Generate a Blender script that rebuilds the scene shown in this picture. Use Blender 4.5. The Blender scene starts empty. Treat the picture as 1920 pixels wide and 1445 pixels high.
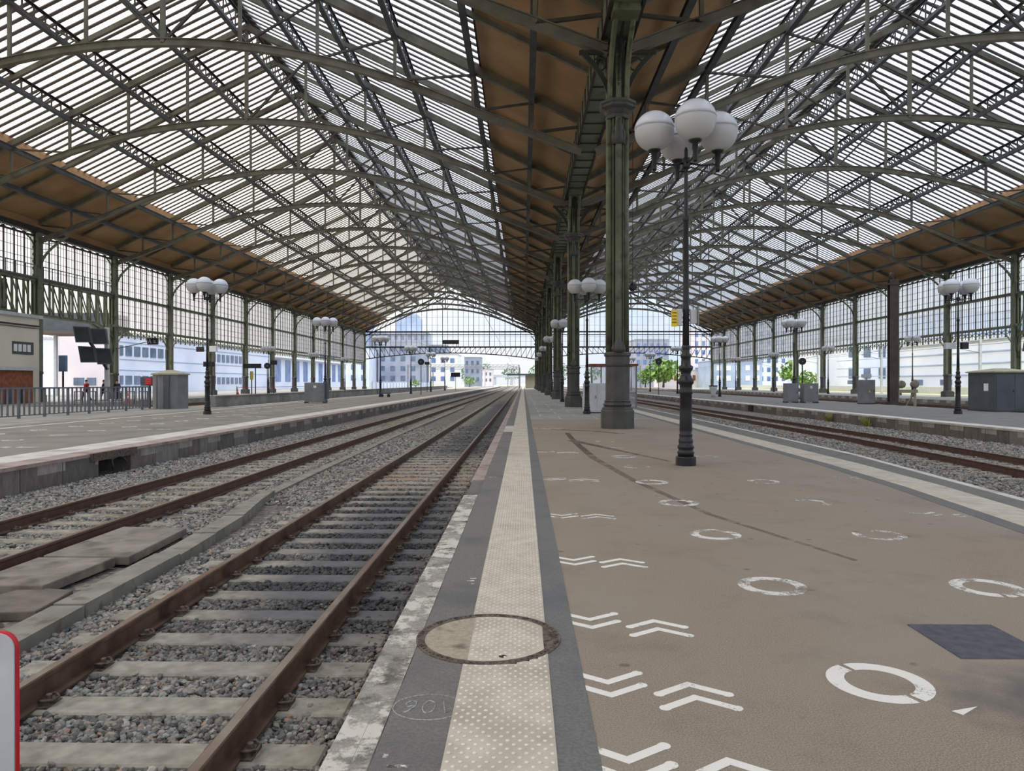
import bpy, bmesh, math, random
import numpy as np
from mathutils import Vector, Matrix

random.seed(7)
scene = bpy.context.scene
COL = scene.collection
R = math.radians

# ------------------------------------------------------------------ camera
cam_d = bpy.data.cameras.new('camera')
cam_d.sensor_width = 36.0
cam_d.lens = 1370.0 / 1920.0 * 36.0
cam_d.clip_start = 0.05
cam_d.clip_end = 3000
cam = bpy.data.objects.new('camera', cam_d)
COL.objects.link(cam)
cam.location = (0, 0, 1.55)
cam.rotation_euler = (R(90 - 0.23), 0, R(0.878))
scene.camera = cam

# ------------------------------------------------------------------ world
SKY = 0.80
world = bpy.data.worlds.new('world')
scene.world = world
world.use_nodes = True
wn = world.node_tree
wn.nodes.clear()
w_out = wn.nodes.new('ShaderNodeOutputWorld')
w_bg = wn.nodes.new('ShaderNodeBackground')
w_tc = wn.nodes.new('ShaderNodeTexCoord')
w_map = wn.nodes.new('ShaderNodeMapping')
w_map.inputs['Scale'].default_value = (1.0, 1.0, 2.6)
w_noise = wn.nodes.new('ShaderNodeTexNoise')
w_noise.inputs['Scale'].default_value = 2.4
w_noise.inputs['Detail'].default_value = 6
w_ramp = wn.nodes.new('ShaderNodeValToRGB')
w_ramp.color_ramp.elements[0].position = 0.36
w_ramp.color_ramp.elements[0].color = (0.66, 0.80, 1.0, 1)
w_ramp.color_ramp.elements[1].position = 0.60
w_ramp.color_ramp.elements[1].color = (0.93, 0.96, 1.0, 1)
w_sep = wn.nodes.new('ShaderNodeSeparateXYZ')
w_mr = wn.nodes.new('ShaderNodeMapRange')           # brighter, warmer cloud towards the left of the station
w_mr.inputs['From Min'].default_value = 0.15
w_mr.inputs['From Max'].default_value = -0.45
w_mix = wn.nodes.new('ShaderNodeMix')
w_mix.data_type = 'RGBA'
w_mix.inputs['B'].default_value = (1.22, 1.17, 1.10, 1)
wn.links.new(w_tc.outputs['Generated'], w_map.inputs['Vector'])
wn.links.new(w_map.outputs['Vector'], w_noise.inputs['Vector'])
wn.links.new(w_noise.outputs['Fac'], w_ramp.inputs['Fac'])
wn.links.new(w_tc.outputs['Generated'], w_sep.inputs['Vector'])
wn.links.new(w_sep.outputs['X'], w_mr.inputs['Value'])
wn.links.new(w_mr.outputs['Result'], w_mix.inputs['Factor'])
wn.links.new(w_ramp.outputs['Color'], w_mix.inputs['A'])
wn.links.new(w_mix.outputs['Result'], w_bg.inputs['Color'])
# overcast luminance distribution: the zenith is about three times as bright as the horizon, before the added lobe
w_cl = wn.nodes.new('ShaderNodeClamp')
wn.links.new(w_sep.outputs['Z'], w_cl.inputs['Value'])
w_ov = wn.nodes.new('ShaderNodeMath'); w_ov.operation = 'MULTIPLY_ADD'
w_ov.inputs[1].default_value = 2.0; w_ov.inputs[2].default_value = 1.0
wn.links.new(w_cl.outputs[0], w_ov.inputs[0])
w_lobe = wn.nodes.new('ShaderNodeMath'); w_lobe.operation = 'POWER'; w_lobe.inputs[1].default_value = 6.0  # extra bright lobe around the zenith, added to light the halls
wn.links.new(w_cl.outputs[0], w_lobe.inputs[0])
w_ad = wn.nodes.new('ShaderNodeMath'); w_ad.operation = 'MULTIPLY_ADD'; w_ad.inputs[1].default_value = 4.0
wn.links.new(w_lobe.outputs[0], w_ad.inputs[0]); wn.links.new(w_ov.outputs[0], w_ad.inputs[2])
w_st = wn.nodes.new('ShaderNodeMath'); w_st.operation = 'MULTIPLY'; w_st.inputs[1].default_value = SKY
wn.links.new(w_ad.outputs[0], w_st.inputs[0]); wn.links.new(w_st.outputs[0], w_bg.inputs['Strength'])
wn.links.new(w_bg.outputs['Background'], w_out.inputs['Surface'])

scene.view_settings.view_transform = 'Standard'
scene.view_settings.look = 'None'
scene.view_settings.gamma = 1.0
scene.view_settings.use_curve_mapping = False
scene.view_settings.exposure = 0.25

# ------------------------------------------------------------------ mesh helpers
class MB:
    def __init__(s):
        s.v = []; s.f = []; s.smooth = []
    def add(s, vs, fs, smooth=False):
        n = len(s.v)
        s.v.extend([tuple(p) for p in vs])
        for f in fs:
            s.f.append(tuple(i + n for i in f)); s.smooth.append(smooth)
        return s
    def box(s, x0, x1, y0, y1, z0, z1):
        vs = [(x0,y0,z0),(x1,y0,z0),(x1,y1,z0),(x0,y1,z0),(x0,y0,z1),(x1,y0,z1),(x1,y1,z1),(x0,y1,z1)]
        return s.add(vs, [(0,3,2,1),(4,5,6,7),(0,1,5,4),(1,2,6,5),(2,3,7,6),(3,0,4,7)])
    def bbox(s, x0, x1, y0, y1, z0, z1, b=0.02):
        # box whose four upper / vertical edges are chamfered
        def ring(d, z):
            return [(x0+d,y0,z),(x1-d,y0,z),(x1,y0+d,z),(x1,y1-d,z),(x1-d,y1,z),(x0+d,y1,z),(x0,y1-d,z),(x0,y0+d,z)]
        def ringi(z):
            return [(x0+b*1.4,y0+b,z),(x1-b*1.4,y0+b,z),(x1-b,y0+b*1.4,z),(x1-b,y1-b*1.4,z),(x1-b*1.4,y1-b,z),(x0+b*1.4,y1-b,z),(x0+b,y1-b*1.4,z),(x0+b,y0+b*1.4,z)]
        vs = ring(b, z0) + ring(b, z1 - b) + ringi(z1)
        fs = [tuple(range(7,-1,-1))]
        for k in range(2):
            for i in range(8):
                j = (i+1) % 8
                fs.append((k*8+i, k*8+j, k*8+8+j, k*8+8+i))
        fs.append(tuple(range(16,24)))
        return s.add(vs, fs)
    def beam(s, p, q, w, h, up=(0,0,1)):
        p = Vector(p); q = Vector(q); d = (q-p)
        if d.length < 1e-6: return s
        d.normalize(); u = Vector(up)
        a = d.cross(u)
        if a.length < 1e-4: a = d.cross(Vector((1,0,0)))
        a.normalize(); b = a.cross(d)
        a = a*(w/2); b = b*(h/2)
        vs = [p-a-b, p+a-b, p+a+b, p-a+b, q-a-b, q+a-b, q+a+b, q-a+b]
        return s.add(vs, [(0,1,2,3),(7,6,5,4),(0,4,5,1),(1,5,6,2),(2,6,7,3),(3,7,4,0)])
    def tube(s, pts, r, n=8, closed=False):
        pts = [Vector(p) for p in pts]; m = len(pts)
        rr = r if isinstance(r, (list,tuple)) else [r]*m
        rings = []
        prev = None
        for i, p in enumerate(pts):
            a = pts[i-1] if (i > 0 or closed) else p
            b = pts[(i+1) % m] if (i < m-1 or closed) else p
            d = (b-a).normalized()
            if prev is None:
                x = d.orthogonal().normalized()
            else:
                x = (prev - d*prev.dot(d))
                x = x.normalized() if x.length > 1e-5 else d.orthogonal().normalized()
            prev = x; y = d.cross(x)
            rings.append([p + (x*math.cos(2*math.pi*k/n) + y*math.sin(2*math.pi*k/n))*rr[i] for k in range(n)])
        vs = [v for rg in rings for v in rg]; fs = []
        last = m if closed else m-1
        for i in range(last):
            j = (i+1) % m
            for k in range(n):
                l = (k+1) % n
                fs.append((i*n+k, i*n+l, j*n+l, j*n+k))
        if not closed:
            fs.append(tuple(range(n-1,-1,-1))); fs.append(tuple(range((m-1)*n, m*n)))
        return s.add(vs, fs, True)
    def lathe(s, prof, cx=0, cy=0, n=16, smooth=True, rot=0.0, sx=1.0):
        # prof: list of (radius, z) bottom to top
        vs = []; fs = []
        for r, z in prof:
            for k in range(n):
                a = rot + 2*math.pi*k/n
                vs.append((cx + r*math.cos(a)*sx, cy + r*math.sin(a), z))
        m = len(prof)
        for i in range(m-1):
            for k in range(n):
                l = (k+1) % n
                fs.append((i*n+k, i*n+l, (i+1)*n+l, (i+1)*n+k))
        fs.append(tuple(range(n-1,-1,-1))); fs.append(tuple(range((m-1)*n, m*n)))
        return s.add(vs, fs, smooth)
    def prism(s, poly, z0, z1):
        n = len(poly)
        vs = [(x,y,z0) for x,y in poly] + [(x,y,z1) for x,y in poly]
        fs = [tuple(range(n-1,-1,-1)), tuple(range(n,2*n))]
        for i in range(n):
            j = (i+1) % n
            fs.append((i,j,n+j,n+i))
        return s.add(vs, fs)
    def slab(s, pl, pr, z0, z1):
        # strip between two polylines (lists of (x,y)) of equal length
        m = len(pl)
        vs = []
        for (a,b) in zip(pl, pr):
            vs += [(a[0],a[1],z0),(b[0],b[1],z0),(b[0],b[1],z1),(a[0],a[1],z1)]
        fs = [(0,1,2,3)]
        for i in range(m-1):
            o = i*4; q = o+4
            fs += [(o+3,o+2,q+2,q+3),(o,q,q+1,o+1),(o,o+3,q+3,q),(o+1,q+1,q+2,o+2)]
        o = (m-1)*4
        fs.append((o+3,o+2,o+1,o))
        return s.add(vs, fs)
    def sphere(s, c, r, nu=20, nv=12, a0=-90, a1=90):
        prof = []
        for i in range(nv+1):
            a = R(a0 + (a1-a0)*i/nv)
            prof.append((max(r*math.cos(a), 0.0015), c[2] + r*math.sin(a)))
        return s.lathe(prof, c[0], c[1], nu)
    def mesh(s, name, mat=None):
        me = bpy.data.meshes.new(name)
        me.from_pydata(s.v, [], s.f)
        me.polygons.foreach_set('use_smooth', s.smooth)
        if mat is not None: me.materials.append(mat)
        me.validate(); me.update()
        return me
    def build(s, name, mat, parent=None, loc=None):
        o = bpy.data.objects.new(name, s.mesh(name, mat))
        COL.objects.link(o)
        if parent is not None: o.parent = parent
        if loc is not None: o.location = loc
        return o

def fix_normals(o):
    bm = bmesh.new(); bm.from_mesh(o.data)
    bmesh.ops.recalc_face_normals(bm, faces=bm.faces)
    bm.to_mesh(o.data); bm.free()
    return o

def tag(o, label=None, cat=None, group=None, kind=None):
    if label: o['label'] = label
    if cat: o['category'] = cat
    if group: o['group'] = group
    if kind: o['kind'] = kind
    return o

def thing(name, label, cat, loc=(0,0,0), rz=0.0, group=None):
    o = bpy.data.objects.new(name, None); COL.objects.link(o)
    o.empty_display_size = 0.2
    o.location = loc; o.rotation_euler = (0,0,rz)
    return tag(o, label, cat, group)

def structure(name, label=None):
    o = bpy.data.objects.new(name, None); COL.objects.link(o)
    return tag(o, label, None, None, 'structure')

KIDS = {}
def kids(o):
    return [c for c in o.children]

def copy_tree(o, parent=None):
    c = o.copy(); COL.objects.link(c)
    if parent is not None: c.parent = parent
    for ch in kids(o): copy_tree(ch, c)
    return c

def dup(o, loc, rz=0.0, label=None, group=None, scale=None):
    c = copy_tree(o)
    c.location = loc; c.rotation_euler = (0,0,rz)
    if label: c['label'] = label
    if group: c['group'] = group
    if scale: c.scale = scale
    return c

ORD = ['nearest','second','third','fourth','fifth','sixth','seventh','eighth','ninth','tenth','eleventh','twelfth','thirteenth','fourteenth','fifteenth','sixteenth','seventeenth','eighteenth']
def nth(i):
    return 'nearest to the camera' if i == 0 else ORD[i] + ' from the camera'

# ------------------------------------------------------------------ materials
def lin(r, g, b):
    def c(u):
        u /= 255.0
        return u/12.92 if u <= 0.04045 else ((u+0.055)/1.055)**2.4
    return (c(r), c(g), c(b), 1)

def new_mat(name):
    m = bpy.data.materials.new(name); m.use_nodes = True
    nt = m.node_tree; nt.nodes.clear()
    out = nt.nodes.new('ShaderNodeOutputMaterial')
    return m, nt, out

def N(nt, t, **kw):
    n = nt.nodes.new(t)
    for k, v in kw.items():
        if k in n.inputs: n.inputs[k].default_value = v
        else: setattr(n, k, v)
    return n

def mat_noise(name, c1, c2, scale=4.0, rough=0.6, metal=0.0, bump=0.0, bscale=None, detail=4, c3=None, s3=1.0, w3=(0.5,0.65), stretch=None, spec=0.4, amt3=1.0):
    m, nt, out = new_mat(name)
    p = N(nt, 'ShaderNodeBsdfPrincipled', Roughness=rough, Metallic=metal)
    if 'Specular IOR Level' in p.inputs: p.inputs['Specular IOR Level'].default_value = spec
    tc = N(nt, 'ShaderNodeNewGeometry')
    vec = tc.outputs['Position']
    if stretch:
        mp = N(nt, 'ShaderNodeMapping'); mp.inputs['Scale'].default_value = stretch
        nt.links.new(vec, mp.inputs['Vector']); vec = mp.outputs['Vector']
    no = N(nt, 'ShaderNodeTexNoise', Scale=scale, Detail=detail)
    nt.links.new(vec, no.inputs['Vector'])
    rp = N(nt, 'ShaderNodeValToRGB')
    rp.color_ramp.elements[0].position = 0.35; rp.color_ramp.elements[0].color = c1
    rp.color_ramp.elements[1].position = 0.65; rp.color_ramp.elements[1].color = c2
    nt.links.new(no.outputs['Fac'], rp.inputs['Fac'])
    col = rp.outputs['Color']
    if c3 is not None:
        n3 = N(nt, 'ShaderNodeTexNoise', Scale=s3, Detail=6)
        nt.links.new(vec, n3.inputs['Vector'])
        mr = N(nt, 'ShaderNodeMapRange'); mr.inputs['From Min'].default_value = w3[0]; mr.inputs['From Max'].default_value = w3[1]
        mr.inputs['To Max'].default_value = amt3
        nt.links.new(n3.outputs['Fac'], mr.inputs['Value'])
        mx = N(nt, 'ShaderNodeMix', data_type='RGBA'); mx.inputs['B'].default_value = c3
        nt.links.new(mr.outputs['Result'], mx.inputs['Factor']); nt.links.new(col, mx.inputs['A'])
        col = mx.outputs['Result']
    nt.links.new(col, p.inputs['Base Color'])
    if bump > 0:
        nb = N(nt, 'ShaderNodeTexNoise', Scale=(bscale or scale*6), Detail=3)
        nt.links.new(tc.outputs['Position'], nb.inputs['Vector'])
        bp = N(nt, 'ShaderNodeBump', Strength=bump, Distance=0.01)
        nt.links.new(nb.outputs['Fac'], bp.inputs['Height']); nt.links.new(bp.outputs['Normal'], p.inputs['Normal'])
    nt.links.new(p.outputs['BSDF'], out.inputs['Surface'])
    return m

M = {}
M['truss'] = mat_noise('painted_truss_iron', lin(92,90,78), lin(112,108,94), 1.3, 0.6, 0.0, c3=lin(78,62,50), s3=0.6, w3=(0.55,0.75))
M['purlin'] = mat_noise('painted_purlin_iron', lin(66,68,72), lin(84,86,90), 1.0, 0.55)
M['dark_iron'] = mat_noise('dark_painted_iron', lin(38,36,35), lin(54,51,48), 2.0, 0.6)
M['brace'] = mat_noise('brace_iron', lin(60,56,50), lin(78,72,64), 2.0, 0.6)
M['green_iron'] = mat_noise('olive_green_iron', lin(92,98,78), lin(112,118,96), 0.8, 0.5, c3=lin(70,66,52), s3=1.6, w3=(0.55,0.7))
M['column'] = mat_noise('olive_column_iron', lin(84,88,66), lin(106,110,86), 1.5, 0.45, c3=lin(62,62,48), s3=3.0, w3=(0.5,0.7))
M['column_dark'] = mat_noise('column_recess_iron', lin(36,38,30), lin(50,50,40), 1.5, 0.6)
M['pedestal'] = mat_noise('grey_pedestal_iron', lin(62,62,59), lin(76,76,72), 2.0, 0.5, c3=lin(60,56,50), s3=4.0, w3=(0.5,0.7))
M['lamp_iron'] = mat_noise('black_lamp_iron', lin(24,24,28), lin(36,36,40), 5.0, 0.38)
M['board'] = None
M['glazing_bar'] = mat_noise('grey_brown_glazing_bar', lin(112,104,102), lin(128,120,116), 1.0, 0.6)
M['stained_slab'] = mat_noise('dark_stained_slab', lin(96,88,80), lin(116,106,96), 5, 0.9, bump=0.4, bscale=50)
M['concrete'] = mat_noise('platform_concrete', lin(128,126,122), lin(150,147,142), 1.2, 0.85, bump=0.25, bscale=60, c3=lin(104,100,96), s3=0.4, w3=(0.5,0.7))
M['gray_asphalt'] = mat_noise('grey_asphalt', lin(104,101,97), lin(122,118,113), 60, 0.9, bump=0.5, bscale=180, c3=lin(92,90,90), s3=1.3, w3=(0.5,0.75))
M['gray_band'] = mat_noise('grey_band_asphalt', lin(100,99,97), lin(117,116,113), 60, 0.9, bump=0.5, bscale=180, c3=lin(96,96,98), s3=1.5, w3=(0.5,0.75))
M['beige_asphalt'] = mat_noise('beige_grey_asphalt', lin(120,113,104), lin(138,131,121), 60, 0.9, bump=0.4, bscale=180, c3=lin(108,103,97), s3=0.7, w3=(0.45,0.7))
M['rail'] = mat_noise('rusty_rail_steel', lin(88,66,52), lin(108,84,68), 7, 0.55, 0.2, bump=0.2, bscale=40, c3=lin(60,42,34), s3=2.5, w3=(0.5,0.7))
M['rail_head'] = mat_noise('worn_rail_head_steel', lin(118,104,92), lin(140,126,112), 5, 0.42, 0.35, c3=lin(108,78,60), s3=0.35, w3=(0.42,0.6))
M['rail_red'] = mat_noise('red_rust_rail_steel', lin(78,54,46), lin(96,70,60), 7, 0.6, 0.1)
M['gravel_base'] = None
M['slab'] = mat_noise('weathered_concrete_slab', lin(116,108,98), lin(140,132,120), 2.5, 0.9, bump=0.5, bscale=50, c3=lin(92,82,74), s3=3.0, w3=(0.5,0.7))
M['trough'] = mat_noise('cable_trough_concrete', lin(118,115,106), lin(138,134,122), 3, 0.9, bump=0.4, bscale=60, c3=lin(100,90,78), s3=5.0, w3=(0.55,0.7))
M['white_bldg'] = mat_noise('white_cladding', lin(206,214,232), lin(222,228,240), 0.15, 0.6)
M['cream_bldg'] = mat_noise('cream_render', lin(206,199,182), lin(216,209,192), 0.4, 0.8)
M['pink_bldg'] = mat_noise('pale_pink_render', lin(214,206,212), lin(224,216,220), 0.3, 0.8)
M['blue_bldg'] = mat_noise('blue_grey_facade', lin(150,168,200), lin(172,188,216), 0.2, 0.6)
M['grey_bldg'] = mat_noise('grey_facade', lin(138,144,162), lin(160,166,182), 0.2, 0.7)
M['window_dark'] = mat_noise('dark_window_glass', lin(84,98,122), lin(112,128,150), 0.5, 0.25)
M['window_blue'] = mat_noise('blue_window_glass', lin(84,108,158), lin(112,136,182), 0.5, 0.25)
M['brick'] = mat_noise('red_brick', lin(120,72,50), lin(146,90,62), 3.5, 0.9, bump=0.2)
M['cabinet'] = mat_noise('grey_steel_cabinet', lin(110,112,114), lin(124,126,128), 1.5, 0.5)
M['cabinet_dark'] = mat_noise('dark_grey_steel', lin(66,72,78), lin(78,84,90), 1.5, 0.5)
M['beige_roof'] = mat_noise('beige_cabinet_roof', lin(150,144,122), lin(164,158,136), 2, 0.7)
M['fence'] = mat_noise('grey_fence_steel', lin(88,92,98), lin(104,108,114), 2, 0.5)
M['black'] = mat_noise('black_plastic', lin(24,26,30), lin(34,36,42), 3, 0.35)
M['panel_glass'] = mat_noise('dark_tilted_panel', lin(28,36,42), lin(40,50,56), 1, 0.5)
M['yellow'] = mat_noise('yellow_paint', lin(228,190,30), lin(238,202,44), 3, 0.5)
M['yellow2'] = mat_noise('dull_yellow_paint', lin(176,160,60), lin(190,172,72), 3, 0.6)
M['red'] = mat_noise('red_paint', lin(178,28,38), lin(198,36,44), 4, 0.45)
M['orange'] = mat_noise('orange_red_plastic', lin(226,70,50), lin(236,86,62), 3, 0.5)
M['white'] = mat_noise('white_paint_plain', lin(220,220,220), lin(232,232,232), 3, 0.6)
M['light_grey'] = mat_noise('light_grey_paint', lin(178,182,188), lin(194,198,202), 3, 0.6)
M['cover'] = mat_noise('slate_cover_plate', lin(70,70,78), lin(88,87,95), 14, 0.8, bump=0.6, bscale=90)
M['rust'] = mat_noise('rusted_iron_ring', lin(86,72,64), lin(112,98,88), 30, 0.8, bump=0.5, bscale=90, c3=lin(60,48,42), s3=20, w3=(0.5,0.65))
M['leaf'] = mat_noise('green_leaves', lin(70,104,42), lin(132,164,74), 2.5, 0.7)
M['leaf_far'] = mat_noise('distant_leaves', lin(88,112,96), lin(122,146,112), 0.12, 0.8)
M['bark'] = mat_noise('bark', lin(92,80,66), lin(112,98,82), 3, 0.9)
M['weeds'] = mat_noise('yellow_green_weeds', lin(120,130,48), lin(168,172,80), 12, 0.8)
M['rubber'] = mat_noise('black_rubber_hose', lin(32,32,34), lin(44,44,46), 3, 0.5)
M['skin'] = mat_noise('skin', lin(196,150,124), lin(206,160,134), 3, 0.6)
M['red_cloth'] = mat_noise('red_cloth', lin(176,30,50), lin(196,42,60), 3, 0.9)
M['dark_cloth'] = mat_noise('dark_cloth', lin(40,42,52), lin(54,56,66), 3, 0.9)
M['hair'] = mat_noise('dark_hair', lin(40,30,26), lin(52,40,34), 9, 0.8)
M['deck_far'] = mat_noise('bridge_concrete', lin(160,168,182), lin(176,184,196), 0.1, 0.8)
M['ground_far'] = mat_noise('far_ground', lin(160,156,148), lin(182,176,166), 0.2, 0.9, c3=lin(166,160,120), s3=0.05, w3=(0.45,0.6))
M['masonry'] = mat_noise('head_house_masonry', lin(150,142,128), lin(168,160,146), 0.6, 0.9)

# brown ribbed boarding under the opaque roof bands
def mat_board():
    m, nt, out = new_mat('brown_roof_boarding')
    p = N(nt, 'ShaderNodeBsdfPrincipled', Roughness=0.75)
    g = N(nt, 'ShaderNodeNewGeometry')
    sep = N(nt, 'ShaderNodeSeparateXYZ'); nt.links.new(g.outputs['Position'], sep.inputs[0])
    mu = N(nt, 'ShaderNodeMath', operation='MULTIPLY'); mu.inputs[1].default_value = 1/0.14
    nt.links.new(sep.outputs['Y'], mu.inputs[0])
    fr = N(nt, 'ShaderNodeMath', operation='FRACT'); nt.links.new(mu.outputs[0], fr.inputs[0])
    rp = N(nt, 'ShaderNodeValToRGB')
    e = rp.color_ramp.elements
    e[0].position = 0.0; e[0].color = (0.35,0.35,0.35,1)
    e[1].position = 0.22; e[1].color = (1,1,1,1)
    nt.links.new(fr.outputs[0], rp.inputs['Fac'])
    no = N(nt, 'ShaderNodeTexNoise', Scale=0.5, Detail=6)
    nt.links.new(g.outputs['Position'], no.inputs['Vector'])
    r2 = N(nt, 'ShaderNodeValToRGB')
    r2.color_ramp.elements[0].position = 0.35; r2.color_ramp.elements[0].color = lin(146,113,77)
    r2.color_ramp.elements[1].position = 0.7; r2.color_ramp.elements[1].color = lin(168,136,98)
    nt.links.new(no.outputs['Fac'], r2.inputs['Fac'])
    mx = N(nt, 'ShaderNodeMix', data_type='RGBA', blend_type='MULTIPLY'); mx.inputs['Factor'].default_value = 0.55
    nt.links.new(r2.outputs['Color'], mx.inputs['A']); nt.links.new(rp.outputs['Color'], mx.inputs['B'])
    nt.links.new(mx.outputs['Result'], p.inputs['Base Color'])
    bp = N(nt, 'ShaderNodeBump', Strength=0.6, Distance=0.02)
    nt.links.new(rp.outputs['Color'], bp.inputs['Height']); nt.links.new(bp.outputs['Normal'], p.inputs['Normal'])
    nt.links.new(p.outputs['BSDF'], out.inputs['Surface'])
    return m
M['board'] = mat_board()
M['fascia'] = mat_noise('pale_wood_fascia', lin(186,140,100), lin(206,164,126), 3.0, 0.7, stretch=(1,0.3,6))

def mat_glass(name, tint, transp, trans_col, cell=None, gloss=0.06, var=0.12):
    m, nt, out = new_mat(name)
    tb = N(nt, 'ShaderNodeBsdfTransparent')
    tl = N(nt, 'ShaderNodeBsdfTranslucent')
    gl = N(nt, 'ShaderNodeBsdfGlossy', Roughness=0.15)
    tl.inputs['Color'].default_value = trans_col
    # tint varies pane by pane / with dirt
    g = N(nt, 'ShaderNodeNewGeometry')
    no = N(nt, 'ShaderNodeTexNoise', Scale=0.35, Detail=5)
    nt.links.new(g.outputs['Position'], no.inputs['Vector'])
    vn = N(nt, 'ShaderNodeTexWhiteNoise', noise_dimensions='3D')
    sn = N(nt, 'ShaderNodeVectorMath', operation='SNAP')
    sn.inputs[1].default_value = cell or (1,1,1)
    nt.links.new(g.outputs['Position'], sn.inputs[0]); nt.links.new(sn.outputs[0], vn.inputs['Vector'])
    ad = N(nt, 'ShaderNodeMath', operation='ADD'); nt.links.new(no.outputs['Fac'], ad.inputs[0]); nt.links.new(vn.outputs['Value'], ad.inputs[1])
    mr = N(nt, 'ShaderNodeMapRange'); mr.inputs['From Min'].default_value = 0.3; mr.inputs['From Max'].default_value = 1.7
    mr.inputs['To Min'].default_value = 1.0 - var*2; mr.inputs['To Max'].default_value = 1.0
    nt.links.new(ad.outputs[0], mr.inputs['Value'])
    mc = N(nt, 'ShaderNodeMix', data_type='RGBA', blend_type='MULTIPLY'); mc.inputs['Factor'].default_value = 1.0
    mc.inputs['A'].default_value = tint
    nt.links.new(mr.outputs['Result'], mc.inputs['B'])
    nt.links.new(mc.outputs['Result'], tb.inputs['Color'])
    m1 = N(nt, 'ShaderNodeMixShader', Fac=1-transp)
    nt.links.new(tb.outputs[0], m1.inputs[1]); nt.links.new(tl.outputs[0], m1.inputs[2])
    m2 = N(nt, 'ShaderNodeMixShader', Fac=gloss)
    nt.links.new(m1.outputs[0], m2.inputs[1]); nt.links.new(gl.outputs[0], m2.inputs[2])
    nt.links.new(m2.outputs[0], out.inputs['Surface'])
    return m
M['roof_glass'] = mat_glass('milky_roof_glass', (0.80,0.85,0.93,1), 0.70, (0.82,0.87,0.95,1), (3.85,0.727,9), 0.03)
M['roof_glass_warm'] = mat_glass('yellowed_roof_glass', (0.84,0.82,0.76,1), 0.70, (0.88,0.86,0.78,1), (3.85,0.727,9), 0.03)
M['wall_glass'] = mat_glass('milky_wall_glass', (0.90,0.92,0.95,1), 0.62, (0.92,0.92,0.94,1), (9,0.45,3.6), 0.04, 0.14)

# ballast stones: each stone its own tone, with an oil-dark run between the rails
def mat_stones():
    m, nt, out = new_mat('ballast_stone')
    p = N(nt, 'ShaderNodeBsdfPrincipled', Roughness=0.85)
    g = N(nt, 'ShaderNodeNewGeometry')
    rp = N(nt, 'ShaderNodeValToRGB')
    e = rp.color_ramp.elements
    e[0].position = 0.0; e[0].color = lin(84,82,80)
    e[1].position = 1.0; e[1].color = lin(176,172,162)
    for pos, c in ((0.3,lin(112,110,106)),(0.55,lin(136,134,128)),(0.72,lin(132,124,112)),(0.86,lin(156,156,152)),(0.95,lin(150,120,98))):
        k = e.new(pos); k.color = c
    nt.links.new(g.outputs['Random Per Island'], rp.inputs['Fac'])
    sep = N(nt, 'ShaderNodeSeparateXYZ'); nt.links.new(g.outputs['Position'], sep.inputs[0])
    nz = N(nt, 'ShaderNodeTexNoise', Scale=0.9, Detail=4); nt.links.new(g.outputs['Position'], nz.inputs['Vector'])
    def band(sock, lo0, lo1, hi0, hi1):
        a = N(nt, 'ShaderNodeMapRange', interpolation_type='SMOOTHSTEP'); a.inputs['From Min'].default_value = lo0; a.inputs['From Max'].default_value = lo1
        b = N(nt, 'ShaderNodeMapRange', interpolation_type='SMOOTHSTEP'); b.inputs['From Min'].default_value = hi1; b.inputs['From Max'].default_value = hi0
        nt.links.new(sock, a.inputs['Value']); nt.links.new(sock, b.inputs['Value'])
        mm = N(nt, 'ShaderNodeMath', operation='MULTIPLY'); nt.links.new(a.outputs[0], mm.inputs[0]); nt.links.new(b.outputs[0], mm.inputs[1])
        return mm.outputs[0]
    bx = band(sep.outputs['X'], -3.2, -2.7, -1.2, -0.9)
    by = band(sep.outputs['Y'], 4.6, 6.6, 12.5, 15.0)
    by2 = band(sep.outputs['Y'], 19.0, 22.0, 60.0, 90.0)
    mxx = N(nt, 'ShaderNodeMath', operation='MAXIMUM'); nt.links.new(by, mxx.inputs[0]); nt.links.new(by2, mxx.inputs[1])
    mu = N(nt, 'ShaderNodeMath', operation='MULTIPLY'); nt.links.new(bx, mu.inputs[0]); nt.links.new(mxx.outputs[0], mu.inputs[1])
    nr = N(nt, 'ShaderNodeMapRange'); nr.inputs['From Min'].default_value = 0.25; nr.inputs['From Max'].default_value = 0.5
    nt.links.new(nz.outputs['Fac'], nr.inputs['Value'])
    mu2 = N(nt, 'ShaderNodeMath', operation='MULTIPLY'); nt.links.new(mu.outputs[0], mu2.inputs[0]); nt.links.new(nr.outputs[0], mu2.inputs[1])
    mu3 = N(nt, 'ShaderNodeMath', operation='MULTIPLY'); nt.links.new(mu2.outputs[0], mu3.inputs[0]); mu3.inputs[1].default_value = 0.86
    mx = N(nt, 'ShaderNodeMix', data_type='RGBA'); mx.inputs['B'].default_value = lin(44,44,48)
    nt.links.new(mu3.outputs[0], mx.inputs['Factor']); nt.links.new(rp.outputs['Color'], mx.inputs['A'])
    nt.links.new(mx.outputs['Result'], p.inputs['Base Color'])
    nt.links.new(p.outputs['BSDF'], out.inputs['Surface'])
    return m, band
M['stone'], _band = mat_stones()

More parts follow.
